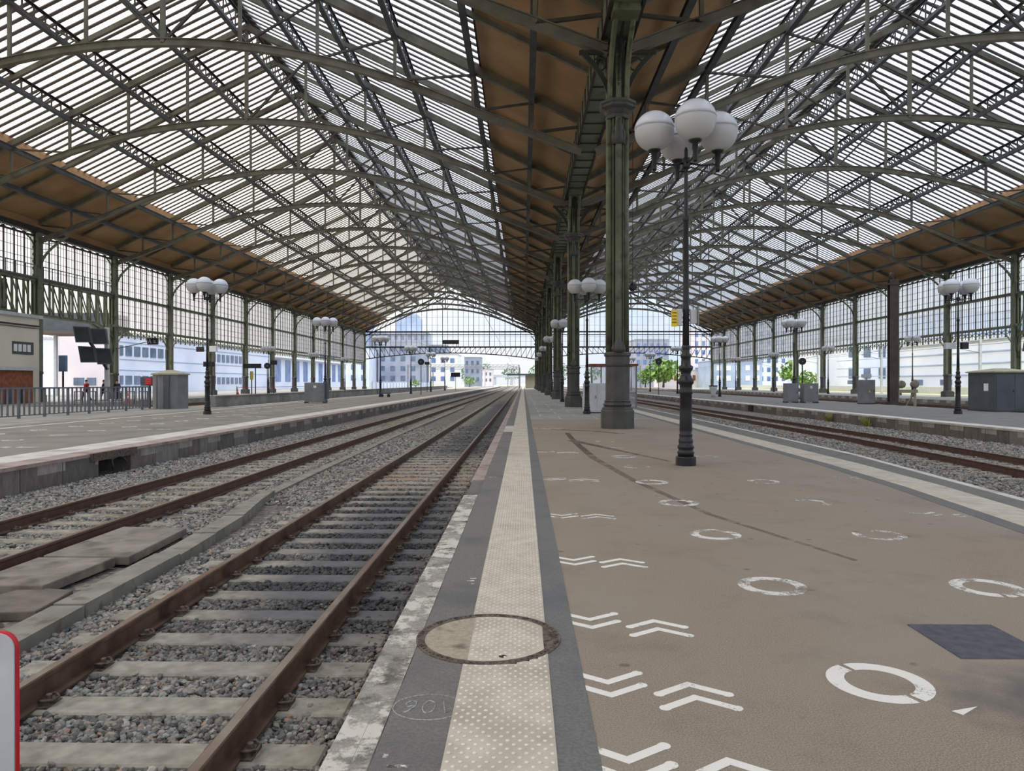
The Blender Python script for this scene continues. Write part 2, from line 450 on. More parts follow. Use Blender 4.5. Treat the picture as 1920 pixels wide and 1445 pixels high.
def mat_gravel_base():
    m, nt, out = new_mat('ballast_bed')
    p = N(nt, 'ShaderNodeBsdfPrincipled', Roughness=0.95)
    g = N(nt, 'ShaderNodeNewGeometry')
    vo = N(nt, 'ShaderNodeTexVoronoi', Scale=17.0); nt.links.new(g.outputs['Position'], vo.inputs['Vector'])
    bw = N(nt, 'ShaderNodeSeparateColor'); nt.links.new(vo.outputs['Color'], bw.inputs[0])
    rp = N(nt, 'ShaderNodeValToRGB'); e = rp.color_ramp.elements
    e[0].position = 0; e[0].color = lin(82,80,76); e[1].position = 1; e[1].color = lin(160,156,146)
    k = e.new(0.5); k.color = lin(116,112,105); k = e.new(0.8); k.color = lin(134,118,102)
    nt.links.new(bw.outputs[0], rp.inputs['Fac'])
    no = N(nt, 'ShaderNodeTexNoise', Scale=0.25, Detail=5); nt.links.new(g.outputs['Position'], no.inputs['Vector'])
    mr = N(nt, 'ShaderNodeMapRange'); mr.inputs['From Min'].default_value = 0.3; mr.inputs['From Max'].default_value = 0.7
    mr.inputs['To Min'].default_value = 0.75; mr.inputs['To Max'].default_value = 1.05
    nt.links.new(no.outputs['Fac'], mr.inputs['Value'])
    mx = N(nt, 'ShaderNodeMix', data_type='RGBA', blend_type='MULTIPLY'); mx.inputs['Factor'].default_value = 1
    nt.links.new(rp.outputs['Color'], mx.inputs['A']); nt.links.new(mr.outputs[0], mx.inputs['B'])
    nt.links.new(mx.outputs['Result'], p.inputs['Base Color'])
    bp = N(nt, 'ShaderNodeBump', Strength=1.0, Distance=0.04)
    nt.links.new(vo.outputs['Distance'], bp.inputs['Height']); bp.invert = True
    nt.links.new(bp.outputs['Normal'], p.inputs['Normal'])
    nt.links.new(p.outputs['BSDF'], out.inputs['Surface'])
    return m
M['gravel_base'] = mat_gravel_base()

def mat_sleeper():
    m, nt, out = new_mat('concrete_sleeper')
    p = N(nt, 'ShaderNodeBsdfPrincipled', Roughness=0.9)
    g = N(nt, 'ShaderNodeNewGeometry')
    no = N(nt, 'ShaderNodeTexNoise', Scale=9.0, Detail=6); nt.links.new(g.outputs['Position'], no.inputs['Vector'])
    rp = N(nt, 'ShaderNodeValToRGB'); e = rp.color_ramp.elements
    e[0].position = 0.3; e[0].color = lin(122,116,104); e[1].position = 0.7; e[1].color = lin(164,158,144)
    nt.links.new(no.outputs['Fac'], rp.inputs['Fac'])
    sep = N(nt, 'ShaderNodeSeparateXYZ'); nt.links.new(g.outputs['Position'], sep.inputs[0])
    def band(sock, lo0, lo1, hi0, hi1):
        a = N(nt, 'ShaderNodeMapRange'); a.inputs['From Min'].default_value = lo0; a.inputs['From Max'].default_value = lo1
        b = N(nt, 'ShaderNodeMapRange'); b.inputs['From Min'].default_value = hi1; b.inputs['From Max'].default_value = hi0
        nt.links.new(sock, a.inputs['Value']); nt.links.new(sock, b.inputs['Value'])
        mm = N(nt, 'ShaderNodeMath', operation='MULTIPLY'); nt.links.new(a.outputs[0], mm.inputs[0]); nt.links.new(b.outputs[0], mm.inputs[1])
        return mm.outputs[0]
    bx = band(sep.outputs['X'], -2.9, -2.35, -0.9, -0.5)
    by = band(sep.outputs['Y'], 4.9, 6.4, 12.0, 15.0)
    by2 = band(sep.outputs['Y'], 19.0, 22.0, 60.0, 90.0)
    mxx = N(nt, 'ShaderNodeMath', operation='MAXIMUM'); nt.links.new(by, mxx.inputs[0]); nt.links.new(by2, mxx.inputs[1])
    mu = N(nt, 'ShaderNodeMath', operation='MULTIPLY'); nt.links.new(bx, mu.inputs[0]); nt.links.new(mxx.outputs[0], mu.inputs[1])
    mu3 = N(nt, 'ShaderNodeMath', operation='MULTIPLY'); nt.links.new(mu.outputs[0], mu3.inputs[0]); mu3.inputs[1].default_value = 0.8
    mx = N(nt, 'ShaderNodeMix', data_type='RGBA'); mx.inputs['B'].default_value = lin(72,72,80)
    nt.links.new(mu3.outputs[0], mx.inputs['Factor']); nt.links.new(rp.outputs['Color'], mx.inputs['A'])
    # rust-coloured spill further along
    by4 = band(sep.outputs['Y'], 13.5, 15.0, 17.5, 19.0)
    n2 = N(nt, 'ShaderNodeTexNoise', Scale=1.1, Detail=4); nt.links.new(g.outputs['Position'], n2.inputs['Vector'])
    r4 = N(nt, 'ShaderNodeMapRange'); r4.inputs['From Min'].default_value = 0.45; r4.inputs['From Max'].default_value = 0.6; nt.links.new(n2.outputs['Fac'], r4.inputs['Value'])
    m4 = N(nt, 'ShaderNodeMath', operation='MULTIPLY'); nt.links.new(by4, m4.inputs[0]); nt.links.new(r4.outputs[0], m4.inputs[1])
    mx2 = N(nt, 'ShaderNodeMix', data_type='RGBA'); mx2.inputs['B'].default_value = lin(156,126,102)
    nt.links.new(m4.outputs[0], mx2.inputs['Factor']); nt.links.new(mx.outputs['Result'], mx2.inputs['A'])
    nt.links.new(mx2.outputs['Result'], p.inputs['Base Color'])
    bp = N(nt, 'ShaderNodeBump', Strength=0.4, Distance=0.01); nt.links.new(no.outputs['Fac'], bp.inputs['Height'])
    nt.links.new(bp.outputs['Normal'], p.inputs['Normal'])
    nt.links.new(p.outputs['BSDF'], out.inputs['Surface'])
    return m
M['sleeper'] = mat_sleeper()

def mat_platform():
    # brown coarse surfacing, with stains, cracks and pale scuffs
    m, nt, out = new_mat('brown_platform_surfacing')
    p = N(nt, 'ShaderNodeBsdfPrincipled', Roughness=0.82)
    g = N(nt, 'ShaderNodeNewGeometry')
    fine = N(nt, 'ShaderNodeTexNoise', Scale=120.0, Detail=2); nt.links.new(g.outputs['Position'], fine.inputs['Vector'])
    rp = N(nt, 'ShaderNodeValToRGB'); e = rp.color_ramp.elements
    e[0].position = 0.32; e[0].color = lin(112,98,84); e[1].position = 0.68; e[1].color = lin(158,142,124)
    nt.links.new(fine.outputs['Fac'], rp.inputs['Fac'])
    big = N(nt, 'ShaderNodeTexNoise', Scale=0.55, Detail=6); nt.links.new(g.outputs['Position'], big.inputs['Vector'])
    mr = N(nt, 'ShaderNodeMapRange'); mr.inputs['From Min'].default_value = 0.35; mr.inputs['From Max'].default_value = 0.7
    nt.links.new(big.outputs['Fac'], mr.inputs['Value'])
    mx = N(nt, 'ShaderNodeMix', data_type='RGBA', blend_type='MIX'); mx.inputs['B'].default_value = lin(142,132,117)
    m5 = N(nt, 'ShaderNodeMath', operation='MULTIPLY'); nt.links.new(mr.outputs[0], m5.inputs[0]); m5.inputs[1].default_value = 0.85
    nt.links.new(m5.outputs[0], mx.inputs['Factor']); nt.links.new(rp.outputs['Color'], mx.inputs['A'])
    # small dark spots (chewing gum, oil)
    vo = N(nt, 'ShaderNodeTexVoronoi', Scale=2.3)
    wb = N(nt, 'ShaderNodeTexNoise', Scale=18.0, Detail=3); nt.links.new(g.outputs['Position'], wb.inputs['Vector'])
    wa = N(nt, 'ShaderNodeVectorMath', operation='MULTIPLY_ADD'); wa.inputs[1].default_value = (0.06,0.06,0.0)
    nt.links.new(wb.outputs['Color'], wa.inputs[0]); nt.links.new(g.outputs['Position'], wa.inputs[2]); nt.links.new(wa.outputs[0], vo.inputs['Vector'])
    s1 = N(nt, 'ShaderNodeMapRange'); s1.inputs['From Min'].default_value = 0.085; s1.inputs['From Max'].default_value = 0.05; s1.inputs['To Max'].default_value = 0.8
    nt.links.new(vo.outputs['Distance'], s1.inputs['Value'])
    s2 = N(nt, 'ShaderNodeTexNoise', Scale=1.3, Detail=8, Roughness=0.7); nt.links.new(g.outputs['Position'], s2.inputs['Vector'])
    s3 = N(nt, 'ShaderNodeMapRange'); s3.inputs['From Min'].default_value = 0.52; s3.inputs['From Max'].default_value = 0.70; s3.inputs['To Max'].default_value = 0.4
    nt.links.new(s2.outputs['Fac'], s3.inputs['Value'])
    mm = N(nt, 'ShaderNodeMath', operation='MAXIMUM'); nt.links.new(s1.outputs[0], mm.inputs[0]); nt.links.new(s3.outputs[0], mm.inputs[1])
    m6 = N(nt, 'ShaderNodeMath', operation='MULTIPLY'); nt.links.new(mm.outputs[0], m6.inputs[0]); m6.inputs[1].default_value = 0.75
    mx2 = N(nt, 'ShaderNodeMix', data_type='RGBA'); mx2.inputs['B'].default_value = lin(78,68,60)
    nt.links.new(m6.outputs[0], mx2.inputs['Factor']); nt.links.new(mx.outputs['Result'], mx2.inputs['A'])
    # dark greasy patch at the lower right
    ds = N(nt, 'ShaderNodeVectorMath', operation='DISTANCE'); ds.inputs[1].default_value = (2.66, 3.5, 0)
    nt.links.new(g.outputs['Position'], ds.inputs[0])
    dn = N(nt, 'ShaderNodeTexNoise', Scale=4.0, Detail=6); nt.links.new(g.outputs['Position'], dn.inputs['Vector'])
    da = N(nt, 'ShaderNodeMath', operation='ADD'); nt.links.new(ds.outputs['Value'], da.inputs[0]); nt.links.new(dn.outputs['Fac'], da.inputs[1])
    dm = N(nt, 'ShaderNodeMapRange'); dm.inputs['From Min'].default_value = 1.15; dm.inputs['From Max'].default_value = 0.75; dm.inputs['To Max'].default_value = 0.75
    nt.links.new(da.outputs[0], dm.inputs['Value'])
    mx3 = N(nt, 'ShaderNodeMix', data_type='RGBA'); mx3.inputs['B'].default_value = lin(84,82,80)
    nt.links.new(dm.outputs[0], mx3.inputs['Factor']); nt.links.new(mx2.outputs['Result'], mx3.inputs['A'])
    nt.links.new(mx3.outputs['Result'], p.inputs['Base Color'])
    bp = N(nt, 'ShaderNodeBump', Strength=0.5, Distance=0.004); nt.links.new(fine.outputs['Fac'], bp.inputs['Height'])
    nt.links.new(bp.outputs['Normal'], p.inputs['Normal'])
    nt.links.new(p.outputs['BSDF'], out.inputs['Surface'])
    return m
M['brown'] = mat_platform()

def mat_paving():
    m, nt, out = new_mat('grey_slab_paving')
    p = N(nt, 'ShaderNodeBsdfPrincipled', Roughness=0.85)
    g = N(nt, 'ShaderNodeNewGeometry')
    br = N(nt, 'ShaderNodeTexBrick', Scale=1.0)
    br.inputs['Color1'].default_value = lin(136,134,128); br.inputs['Color2'].default_value = lin(152,149,142)
    br.inputs['Mortar'].default_value = lin(178,174,164); br.inputs['Mortar Size'].default_value = 0.03
    br.inputs['Brick Width'].default_value = 1.6; br.inputs['Row Height'].default_value = 2.4
    nt.links.new(g.outputs['Position'], br.inputs['Vector'])
    no = N(nt, 'ShaderNodeTexNoise', Scale=1.4, Detail=8, Roughness=0.65); nt.links.new(g.outputs['Position'], no.inputs['Vector'])
    mr = N(nt, 'ShaderNodeMapRange'); mr.inputs['From Min'].default_value = 0.3; mr.inputs['From Max'].default_value = 0.7
    mr.inputs['To Min'].default_value = 0.68; mr.inputs['To Max'].default_value = 1.1
    nt.links.new(no.outputs['Fac'], mr.inputs['Value'])
    mx = N(nt, 'ShaderNodeMix', data_type='RGBA', blend_type='MULTIPLY'); mx.inputs['Factor'].default_value = 1
    nt.links.new(br.outputs['Color'], mx.inputs['A']); nt.links.new(mr.outputs[0], mx.inputs['B'])
    nt.links.new(mx.outputs['Result'], p.inputs['Base Color'])
    nt.links.new(p.outputs['BSDF'], out.inputs['Surface'])
    return m
M['paving'] = mat_paving()

def mat_face():
    # platform wall: cast blocks of uneven grey, lighter patch blocks in the upper course
    m, nt, out = new_mat('platform_wall_blocks')
    p = N(nt, 'ShaderNodeBsdfPrincipled', Roughness=0.9)
    g = N(nt, 'ShaderNodeNewGeometry')
    sep = N(nt, 'ShaderNodeSeparateXYZ'); nt.links.new(g.outputs['Position'], sep.inputs[0])
    def cellnoise(pitch, seed):
        a = N(nt, 'ShaderNodeMath', operation='MULTIPLY_ADD'); a.inputs[1].default_value = 1/pitch; a.inputs[2].default_value = seed
        nt.links.new(sep.outputs['Y'], a.inputs[0])
        f = N(nt, 'ShaderNodeMath', operation='FLOOR'); nt.links.new(a.outputs[0], f.inputs[0])
        w = N(nt, 'ShaderNodeTexWhiteNoise', noise_dimensions='1D'); nt.links.new(f.outputs[0], w.inputs['W'])
        fr = N(nt, 'ShaderNodeMath', operation='FRACT'); nt.links.new(a.outputs[0], fr.inputs[0])
        return w.outputs['Value'], fr.outputs[0]
    w1, f1 = cellnoise(1.25, 0.3)
    rp = N(nt, 'ShaderNodeValToRGB'); e = rp.color_ramp.elements
    e[0].position = 0; e[0].color = lin(104,101,98); e[1].position = 1; e[1].color = lin(140,136,132)
    k = e.new(0.6); k.color = lin(122,112,106)
    nt.links.new(w1, rp.inputs['Fac'])
    w2, f2 = cellnoise(1.9, 0.7)
    up = N(nt, 'ShaderNodeMath', operation='GREATER_THAN'); up.inputs[1].default_value = -0.24; nt.links.new(sep.outputs['Z'], up.inputs[0])
    lt = N(nt, 'ShaderNodeMath', operation='LESS_THAN'); lt.inputs[1].default_value = 0.45; nt.links.new(f2, lt.inputs[0])
    mu = N(nt, 'ShaderNodeMath', operation='MULTIPLY'); nt.links.new(up.outputs[0], mu.inputs[0]); nt.links.new(lt.outputs[0], mu.inputs[1])
    m8 = N(nt, 'ShaderNodeMath', operation='MULTIPLY'); nt.links.new(mu.outputs[0], m8.inputs[0]); m8.inputs[1].default_value = 0.75
    mx = N(nt, 'ShaderNodeMix', data_type='RGBA'); mx.inputs['B'].default_value = lin(172,166,158)
    nt.links.new(m8.outputs[0], mx.inputs['Factor']); nt.links.new(rp.outputs['Color'], mx.inputs['A'])
    no = N(nt, 'ShaderNodeTexNoise', Scale=5, Detail=8, Roughness=0.7)
    mp = N(nt, 'ShaderNodeMapping'); mp.inputs['Scale'].default_value = (1,1.6,0.5); nt.links.new(g.outputs['Position'], mp.inputs['Vector']); nt.links.new(mp.outputs[0], no.inputs['Vector'])
    mr = N(nt, 'ShaderNodeMapRange'); mr.inputs['From Min'].default_value = 0.3; mr.inputs['From Max'].default_value = 0.65
    mr.inputs['To Min'].default_value = 0.55; mr.inputs['To Max'].default_value = 1.08
    nt.links.new(no.outputs['Fac'], mr.inputs['Value'])
    jt = N(nt, 'ShaderNodeMath', operation='LESS_THAN'); jt.inputs[1].default_value = 0.02; nt.links.new(f1, jt.inputs[0])
    mj = N(nt, 'ShaderNodeMix', data_type='RGBA', blend_type='MULTIPLY'); mj.inputs['Factor'].default_value = 1
    nt.links.new(mx.outputs['Result'], mj.inputs['A']); nt.links.new(mr.outputs[0], mj.inputs['B'])
    mk = N(nt, 'ShaderNodeMix', data_type='RGBA'); mk.inputs['B'].default_value = lin(66,62,58)
    nt.links.new(jt.outputs[0], mk.inputs['Factor']); nt.links.new(mj.outputs['Result'], mk.inputs['A'])
    nt.links.new(mk.outputs['Result'], p.inputs['Base Color'])
    nt.links.new(p.outputs['BSDF'], out.inputs['Surface'])
    return m
M['face'] = mat_face()

def mat_worn(name, col, lo, hi, scale=22.0, big=1.6):
    # chipped road paint: alpha eaten by noise
    m, nt, out = new_mat(name)
    p = N(nt, 'ShaderNodeBsdfPrincipled', Roughness=0.7); p.inputs['Base Color'].default_value = col
    t = N(nt, 'ShaderNodeBsdfTransparent')
    g = N(nt, 'ShaderNodeNewGeometry')
    n1 = N(nt, 'ShaderNodeTexNoise', Scale=scale, Detail=6, Roughness=0.8); nt.links.new(g.outputs['Position'], n1.inputs['Vector'])
    n2 = N(nt, 'ShaderNodeTexNoise', Scale=big, Detail=3); nt.links.new(g.outputs['Position'], n2.inputs['Vector'])
    a = N(nt, 'ShaderNodeMath', operation='MULTIPLY_ADD'); a.inputs[1].default_value = 0.9
    nt.links.new(n2.outputs['Fac'], a.inputs[0]); nt.links.new(n1.outputs['Fac'], a.inputs[2])
    mr = N(nt, 'ShaderNodeMapRange'); mr.inputs['From Min'].default_value = lo; mr.inputs['From Max'].default_value = hi
    nt.links.new(a.outputs[0], mr.inputs['Value'])
    mx = N(nt, 'ShaderNodeMixShader'); nt.links.new(mr.outputs[0], mx.inputs['Fac'])
    nt.links.new(t.outputs[0], mx.inputs[1]); nt.links.new(p.outputs['BSDF'], mx.inputs[2])
    nt.links.new(mx.outputs[0], out.inputs['Surface'])
    return m
M['mark'] = mat_worn('worn_white_marking', lin(214,210,202), 0.84, 0.96, 30, 4.5)
M['mark_solid'] = mat_worn('white_marking', lin(222,218,210), 0.70, 0.84, 45, 5)
M['mark_faint'] = mat_worn('faded_white_marking', lin(208,204,196), 0.95, 1.05, 26, 3.5)
M['chalk'] = mat_worn('chalk_marking', lin(170,168,164), 0.80, 1.0, 60)
M['tactile'] = mat_noise('cream_tactile_paving', lin(178,168,152), lin(194,184,168), 6, 0.75, c3=lin(160,150,132), s3=2.0, w3=(0.5,0.75), bump=0.2, bscale=60)
M['stud'] = mat_noise('cream_tactile_stud', lin(202,194,180), lin(214,206,192), 6, 0.7)
M['edge_stone'] = mat_noise('pale_edge_stone', lin(140,134,126), lin(168,162,152), 10, 0.9, bump=0.6, bscale=70, c3=lin(96,90,84), s3=5.0, w3=(0.48,0.62))
M['edge_paint'] = mat_worn('worn_edge_paint', lin(196,190,178), 0.84, 1.04, 11, 3.5)
M['edge_pink'] = mat_noise('pinkish_edge_stone', lin(150,134,126), lin(168,150,142), 8, 0.9, c3=lin(132,112,104), s3=2, w3=(0.5,0.65))
M['white_edge'] = mat_noise('white_platform_band', lin(186,180,172), lin(204,198,190), 3, 0.8, c3=lin(160,148,140), s3=1.2, w3=(0.5,0.7))
def mat_globe(name, c, rough, tr):
    m, nt, out = new_mat(name)
    p = N(nt, 'ShaderNodeBsdfPrincipled', Roughness=rough)
    no = N(nt, 'ShaderNodeTexNoise', Scale=2.0); g = N(nt, 'ShaderNodeNewGeometry'); nt.links.new(g.outputs['Position'], no.inputs['Vector'])
    mx = N(nt, 'ShaderNodeMix', data_type='RGBA'); mx.inputs['A'].default_value = c; mx.inputs['B'].default_value = (c[0]*0.9, c[1]*0.9, c[2]*0.92, 1)
    nt.links.new(no.outputs['Fac'], mx.inputs['Factor']); nt.links.new(mx.outputs['Result'], p.inputs['Base Color'])
    t = N(nt, 'ShaderNodeBsdfTranslucent'); nt.links.new(mx.outputs['Result'], t.inputs['Color'])
    ms = N(nt, 'ShaderNodeMixShader', Fac=tr)
    nt.links.new(p.outputs['BSDF'], ms.inputs[1]); nt.links.new(t.outputs[0], ms.inputs[2])
    nt.links.new(ms.outputs[0], out.inputs['Surface'])
    return m
M['globe'] = mat_globe('frosted_globe_glass', (0.72,0.72,0.72,1), 0.3, 0.35)
M['globe_top'] = mat_globe('glossy_globe_glass', (0.80,0.82,0.88,1), 0.12, 0.25)


# =====================================================================
#  LARGE STRUCTURE
# =====================================================================
XL, XC, XR = -38.7, 3.2, 45.7            # left wall, central column row, right wall
BAY = 10.9
YT = [24.9 + BAY*k for k in range(15)]   # truss lines 24.9 ... 177.5
YEND = YT[-1]
YBACK = -30.0
EAVE = 13.75
SL = 0.485
HALLS = [('left', XL, XC), ('right', XC, XR)]

def roof_z(d):                            # underside of the purlins, d metres in from the eave
    return EAVE + SL*d

def interp(y, pts):
    if y <= pts[0][0]: return pts[0][1]
    for (a, b), (c, d) in zip(pts, pts[1:]):
        if y <= c: return b + (d-b)*(y-a)/(c-a)
    return pts[-1][1]

# ---- ground -----------------------------------------------------------
g = MB(); g.box(-19.5, 40.0, -12, 420, -0.75, -0.53)
fl = g.build('floor', M['gravel_base']); tag(fl, None, None, None, 'structure')
g = MB(); g.box(-260, -19.5, -60, 700, -0.85, -0.53); g.box(40, 300, -60, 700, -0.85, -0.53); g.box(-19.5, 40, 420, 1200, -0.85, -0.53); g.box(-19.5, 40, -60, -12, -0.85, -0.53)
gd = g.build('ground', M['ground_far']); tag(gd, None, None, None, 'structure')

# ---- island platform on which the camera stands ------------------------
EDGE_R = [(4,6.3),(9.7,6.63),(12.3,6.85),(15.7,7.15),(29,7.35),(60,7.4)]
TAC_R = [(4,5.35),(8.3,5.71),(10.9,5.97),(14,6.1),(30,6.12),(60,6.15)]
YS = [-6,0,4,6,8,9.7,11,12.3,14,15.7,20,29,45,60,120,200,300]
pf = structure('island_platform')
def strip(name, fl_, fr_, z0, z1, mat, ys=YS, parent=pf):
    b = MB(); b.slab([(fl_(y), y) for y in ys], [(fr_(y), y) for y in ys], z0, z1)
    return b.build(name, mat, parent)
YSa = [y for y in YS if y < 31] + [31.0]
YSb = [31.0] + [y for y in YS if y > 31]
strip('surface', lambda y: -0.62, lambda y: interp(y, EDGE_R)-0.1, -0.53, 0.0, M['brown'], YSa)
strip('paving', lambda y: -0.62, lambda y: interp(y, EDGE_R)-0.1, -0.53, 0.0, M['paving'], YSb)
# left edge stones: pale up to 10 m, a missing stretch, pinkish beyond
b = MB()
for a, c in ((-6,-1),(-1,2.6),(2.6,5.3),(5.3,7.9),(7.9,10.05)):
    b.bbox(-0.82, -0.62, a+0.006, c-0.006, -0.53, 0.004, 0.008)
b.build('edge_stone', M['edge_stone'], pf)
b = MB()
b.box(-0.80, -0.62, 10.05, 11.6, -0.53, -0.02)
b.build('edge_infill', M['gray_asphalt'], pf)
b = MB()
y = 11.6
while y < 300:
    L = 2.9 if y < 60 else 12
    if not (16.2 < y < 16.6):
        b.bbox(-0.82, -0.62, y+0.01, y+L-0.01, -0.53, 0.006, 0.008)
    y += L
b.build('edge_stone', M['edge_pink'], pf)
b = MB()
b.box(-0.70, -0.625, 1.5, 10.04, 0.004, 0.0065)
b.box(-0.815, -0.702, 1.5, 10.04, 0.004, 0.0055)
b.build('edge_paint', M['edge_paint'], pf)
YG = [-6, 23.0]
b = MB(); b.slab([(-0.62,y) for y in YG], [(-0.33,y) for y in YG], 0.0, 0.004); b.build('asphalt_band', M['gray_asphalt'], pf)
b = MB(); b.box(-0.62,-0.33,23.0,26.2,0.0,0.005); b.build('painted_patch', M['white_edge'], pf)
b = MB(); b.box(-0.62,-0.33,26.2,300,0.0,0.004); b.build('asphalt_band', M['gray_asphalt'], pf)
# tactile strip, cut around the manhole
MHX, MHY, MHR = -0.21, 4.42, 0.436
def strip_with_hole(x0, x1, y0, y1, z0, z1, cx, cy, r):
    b = MB()
    n = 24
    b.box(x0, x1, y0, cy-r-0.02, z0, z1); b.box(x0, x1, cy+r+0.02, y1, z0, z1)
    ys = [cy-r-0.02 + (2*r+0.04)*i/n for i in range(n+1)]
    for i in range(n):
        ya, yb = ys[i], ys[i+1]; ym = (ya+yb)/2
        h = math.sqrt(max(r*r-(ym-cy)**2, 0))
        a, c = cx-h, cx+h
        if h == 0: b.box(x0, x1, ya, yb, z0, z1); continue
        if a > x0: b.box(x0, min(a, x1), ya, yb, z0, z1)
        if c < x1: b.box(max(c, x0), x1, ya, yb, z0, z1)
    return b
b = strip_with_hole(-0.33, 0.14, -6, 300, 0.0, 0.008, MHX, MHY, MHR)
tac = b.build('tactile_strip', M['tactile'], pf)
def studs(x0, x1, y0, y1, z, px, py, r, skip=None, only=None):
    b = MB(); row = 0; y = y0
    while y < y1:
        x = x0 + (px/2 if row % 2 else 0)
        while x < x1:
            if (skip is None or not skip(x, y)) and (only is None or only(x, y)):
                prof = [(r, z), (r*0.8, z+0.0035), (r*0.35, z+0.005)]
                b.lathe(prof, x, y, 6, True)
            x += px
        y += py; row += 1
    return b
inh = lambda x, y: (x-MHX)**2+(y-MHY)**2 < (MHR+0.015)**2
b = studs(-0.31, 0.125, 2.6, 15, 0.008, 0.054, 0.036, 0.0115, skip=inh)
b.build('tactile_studs', M['stud'], tac)
b = MB(); b.box(0.14, 0.317, -6, 31, 0.0, 0.004); b.build('asphalt_band', M['gray_band'], pf)
b = MB(); b.box(0.14, 0.317, 31, 300, 0.0, 0.004); b.build('asphalt_band', M['gray_asphalt'], pf)
# right side of the platform
strip('asphalt_band', lambda y: interp(y,TAC_R)-0.52, lambda y: interp(y,TAC_R)-0.30, 0, 0.004, M['gray_band'])
tr = strip('tactile_strip', lambda y: interp(y,TAC_R)-0.30, lambda y: interp(y,TAC_R)+0.30, 0, 0.008, M['tactile'])
strip('asphalt_band', lambda y: interp(y,TAC_R)+0.30, lambda y: interp(y,EDGE_R)-0.1, 0, 0.004, M['gray_asphalt'])
strip('edge_stone', lambda y: interp(y,EDGE_R)-0.1, lambda y: interp(y,EDGE_R)+0.04, -0.53, 0.006, M['white_edge'])
# dark repair seam that crosses the surfacing
def ribbon(name, pts, w, z0, z1, mat, parent):
    b = MB(); L = []; Rr = []
    for i, p in enumerate(pts):
        a = Vector(pts[max(i-1,0)]); c = Vector(pts[min(i+1,len(pts)-1)])
        d = (c-a).normalized(); nrm = Vector((-d.y, d.x))
        ww = w[i] if isinstance(w, (list,tuple)) else w
        L.append((p[0]+nrm.x*ww/2, p[1]+nrm.y*ww/2)); Rr.append((p[0]-nrm.x*ww/2, p[1]-nrm.y*ww/2))
    b.slab(L, Rr, z0, z1)
    return b.build(name, mat, parent)
M['seam'] = mat_worn('tar_seam', lin(136,123,108), 0.78, 1.25, 8, 1.2)
ribbon('tar_seam', [(1.35,22.5),(1.35,19.0),(1.45,15.0),(1.75,11.6),(2.2,8.6),(2.9,6.4)], [0.14,0.16,0.16,0.12,0.08,0.05], 0.0, 0.0015, M['seam'], pf)
ribbon('tar_seam', [(1.3,19.6),(2.2,16.6),(2.9,14.4)], [0.3,0.14,0.10], 0.0, 0.0013, M['seam'], pf)
ribbon('tar_seam', [(0.9,24.2),(2.2,23.4),(3.0,22.2)], [0.2,0.3,0.3], 0.0, 0.0013, M['seam'], pf)

# ---- painted floor markings --------------------------------------------
def ring_mark(x, y, mat, r0=0.165, r1=0.255, gaps=(1.9, 5.1), sw=1.0):
    b = MB(); n = 40
    for i in range(n):
        a0 = 2*math.pi*i/n; a1 = 2*math.pi*(i+1)/n; am = (a0+a1)/2
        if any(abs((am-g_+math.pi) % (2*math.pi) - math.pi) < 0.07 for g_ in gaps): continue
        p = [(x+r0*math.cos(a0), y+r0*math.sin(a0)), (x+r1*math.cos(a0), y+r1*math.sin(a0)), (x+r1*math.cos(a1), y+r1*math.sin(a1)), (x+r0*math.cos(a1), y+r0*math.sin(a1))]
        b.prism(p, 0.001, 0.003)
    return b
for i, (x, y, mt) in enumerate([(1.84,3.80,'mark_solid'),(1.90,5.59,'mark'),(1.96,7.48,'mark'),(2.0,9.44,'mark'),(2.0,11.4,'mark'),(2.08,13.5,'mark_faint'),(2.1,15.3,'mark'),(2.12,17.2,'mark_faint'),(2.15,19.2,'mark_faint'),
        (3.51,5.57,'mark'),(3.62,7.48,'mark_faint'),(3.70,9.48,'mark_faint'),(3.77,11.5,'mark_faint'),(3.85,15.4,'mark_faint')]):
    ring_mark(x, y, M[mt], gaps=(1.9+i*0.3, 5.1+i*0.7)).build('painted_ring', M[mt], pf)
b = MB(); b.prism([(2.02,3.47),(2.17,3.52),(2.05,3.43)], 0.001, 0.003); b.build('paint_fleck', M['mark_solid'], pf)
def chevron(cx, cy, s, hw=0.17, rise=0.12, sw=0.052, gap=0.155):
    # two parallel strokes; s=+1 points away from the camera, s=-1 towards it
    b = MB()
    for k in (-0.5, 0.5):
        yo = cy + k*gap
        pts = [(cx-hw, yo - s*rise*0.5 + 0.0), (cx, yo + s*rise*0.5), (cx+hw, yo - s*rise*0.5)]
        L = []; Rr = []
        ends = [(-1, pts[0], pts[1]), (1, pts[2], pts[1])]
        b.slab([(p[0], p[1]+sw/2*1.15) for p in pts][::-1], [(p[0], p[1]-sw/2*1.15) for p in pts][::-1], 0.001, 0.003)
        for e in (pts[0], pts[2]):
            b.lathe([(sw*0.56, 0.001), (sw*0.56, 0.0034)], e[0]*1.0, e[1], 12, False)
    return b
for (y1, y2, xm, mt) in [(2.98,2.86,0.43,'mark_solid'),(3.76,3.62,0.437,'mark_solid'),(4.76,4.62,0.438,'mark_solid'),(6.36,6.28,0.44,'mark_solid'),(8.5,8.46,0.45,'mark'),(11.75,11.6,0.45,'mark'),(16.3,16.2,0.47,'mark'),(24.6,24.5,0.55,'mark')]:
    f = 1.0 if y1 < 10 else 1.25
    chevron(xm, y1, -1, hw=0.17*f).build('painted_chevron', M[mt], pf)
    chevron(xm+0.41*f, y2, 1, hw=0.17*f).build('painted_chevron', M[mt], pf)
for (y1, x1) in [(8.66,4.72),(12.0,5.0)]:
    chevron(x1, y1, -1, 0.16, 0.1, 0.05, 0.14).build('painted_chevron', M['mark_faint'], pf)
    chevron(x1+0.5, y1-0.05, 1, 0.16, 0.1, 0.05, 0.14).build('painted_chevron', M['mark_faint'], pf)
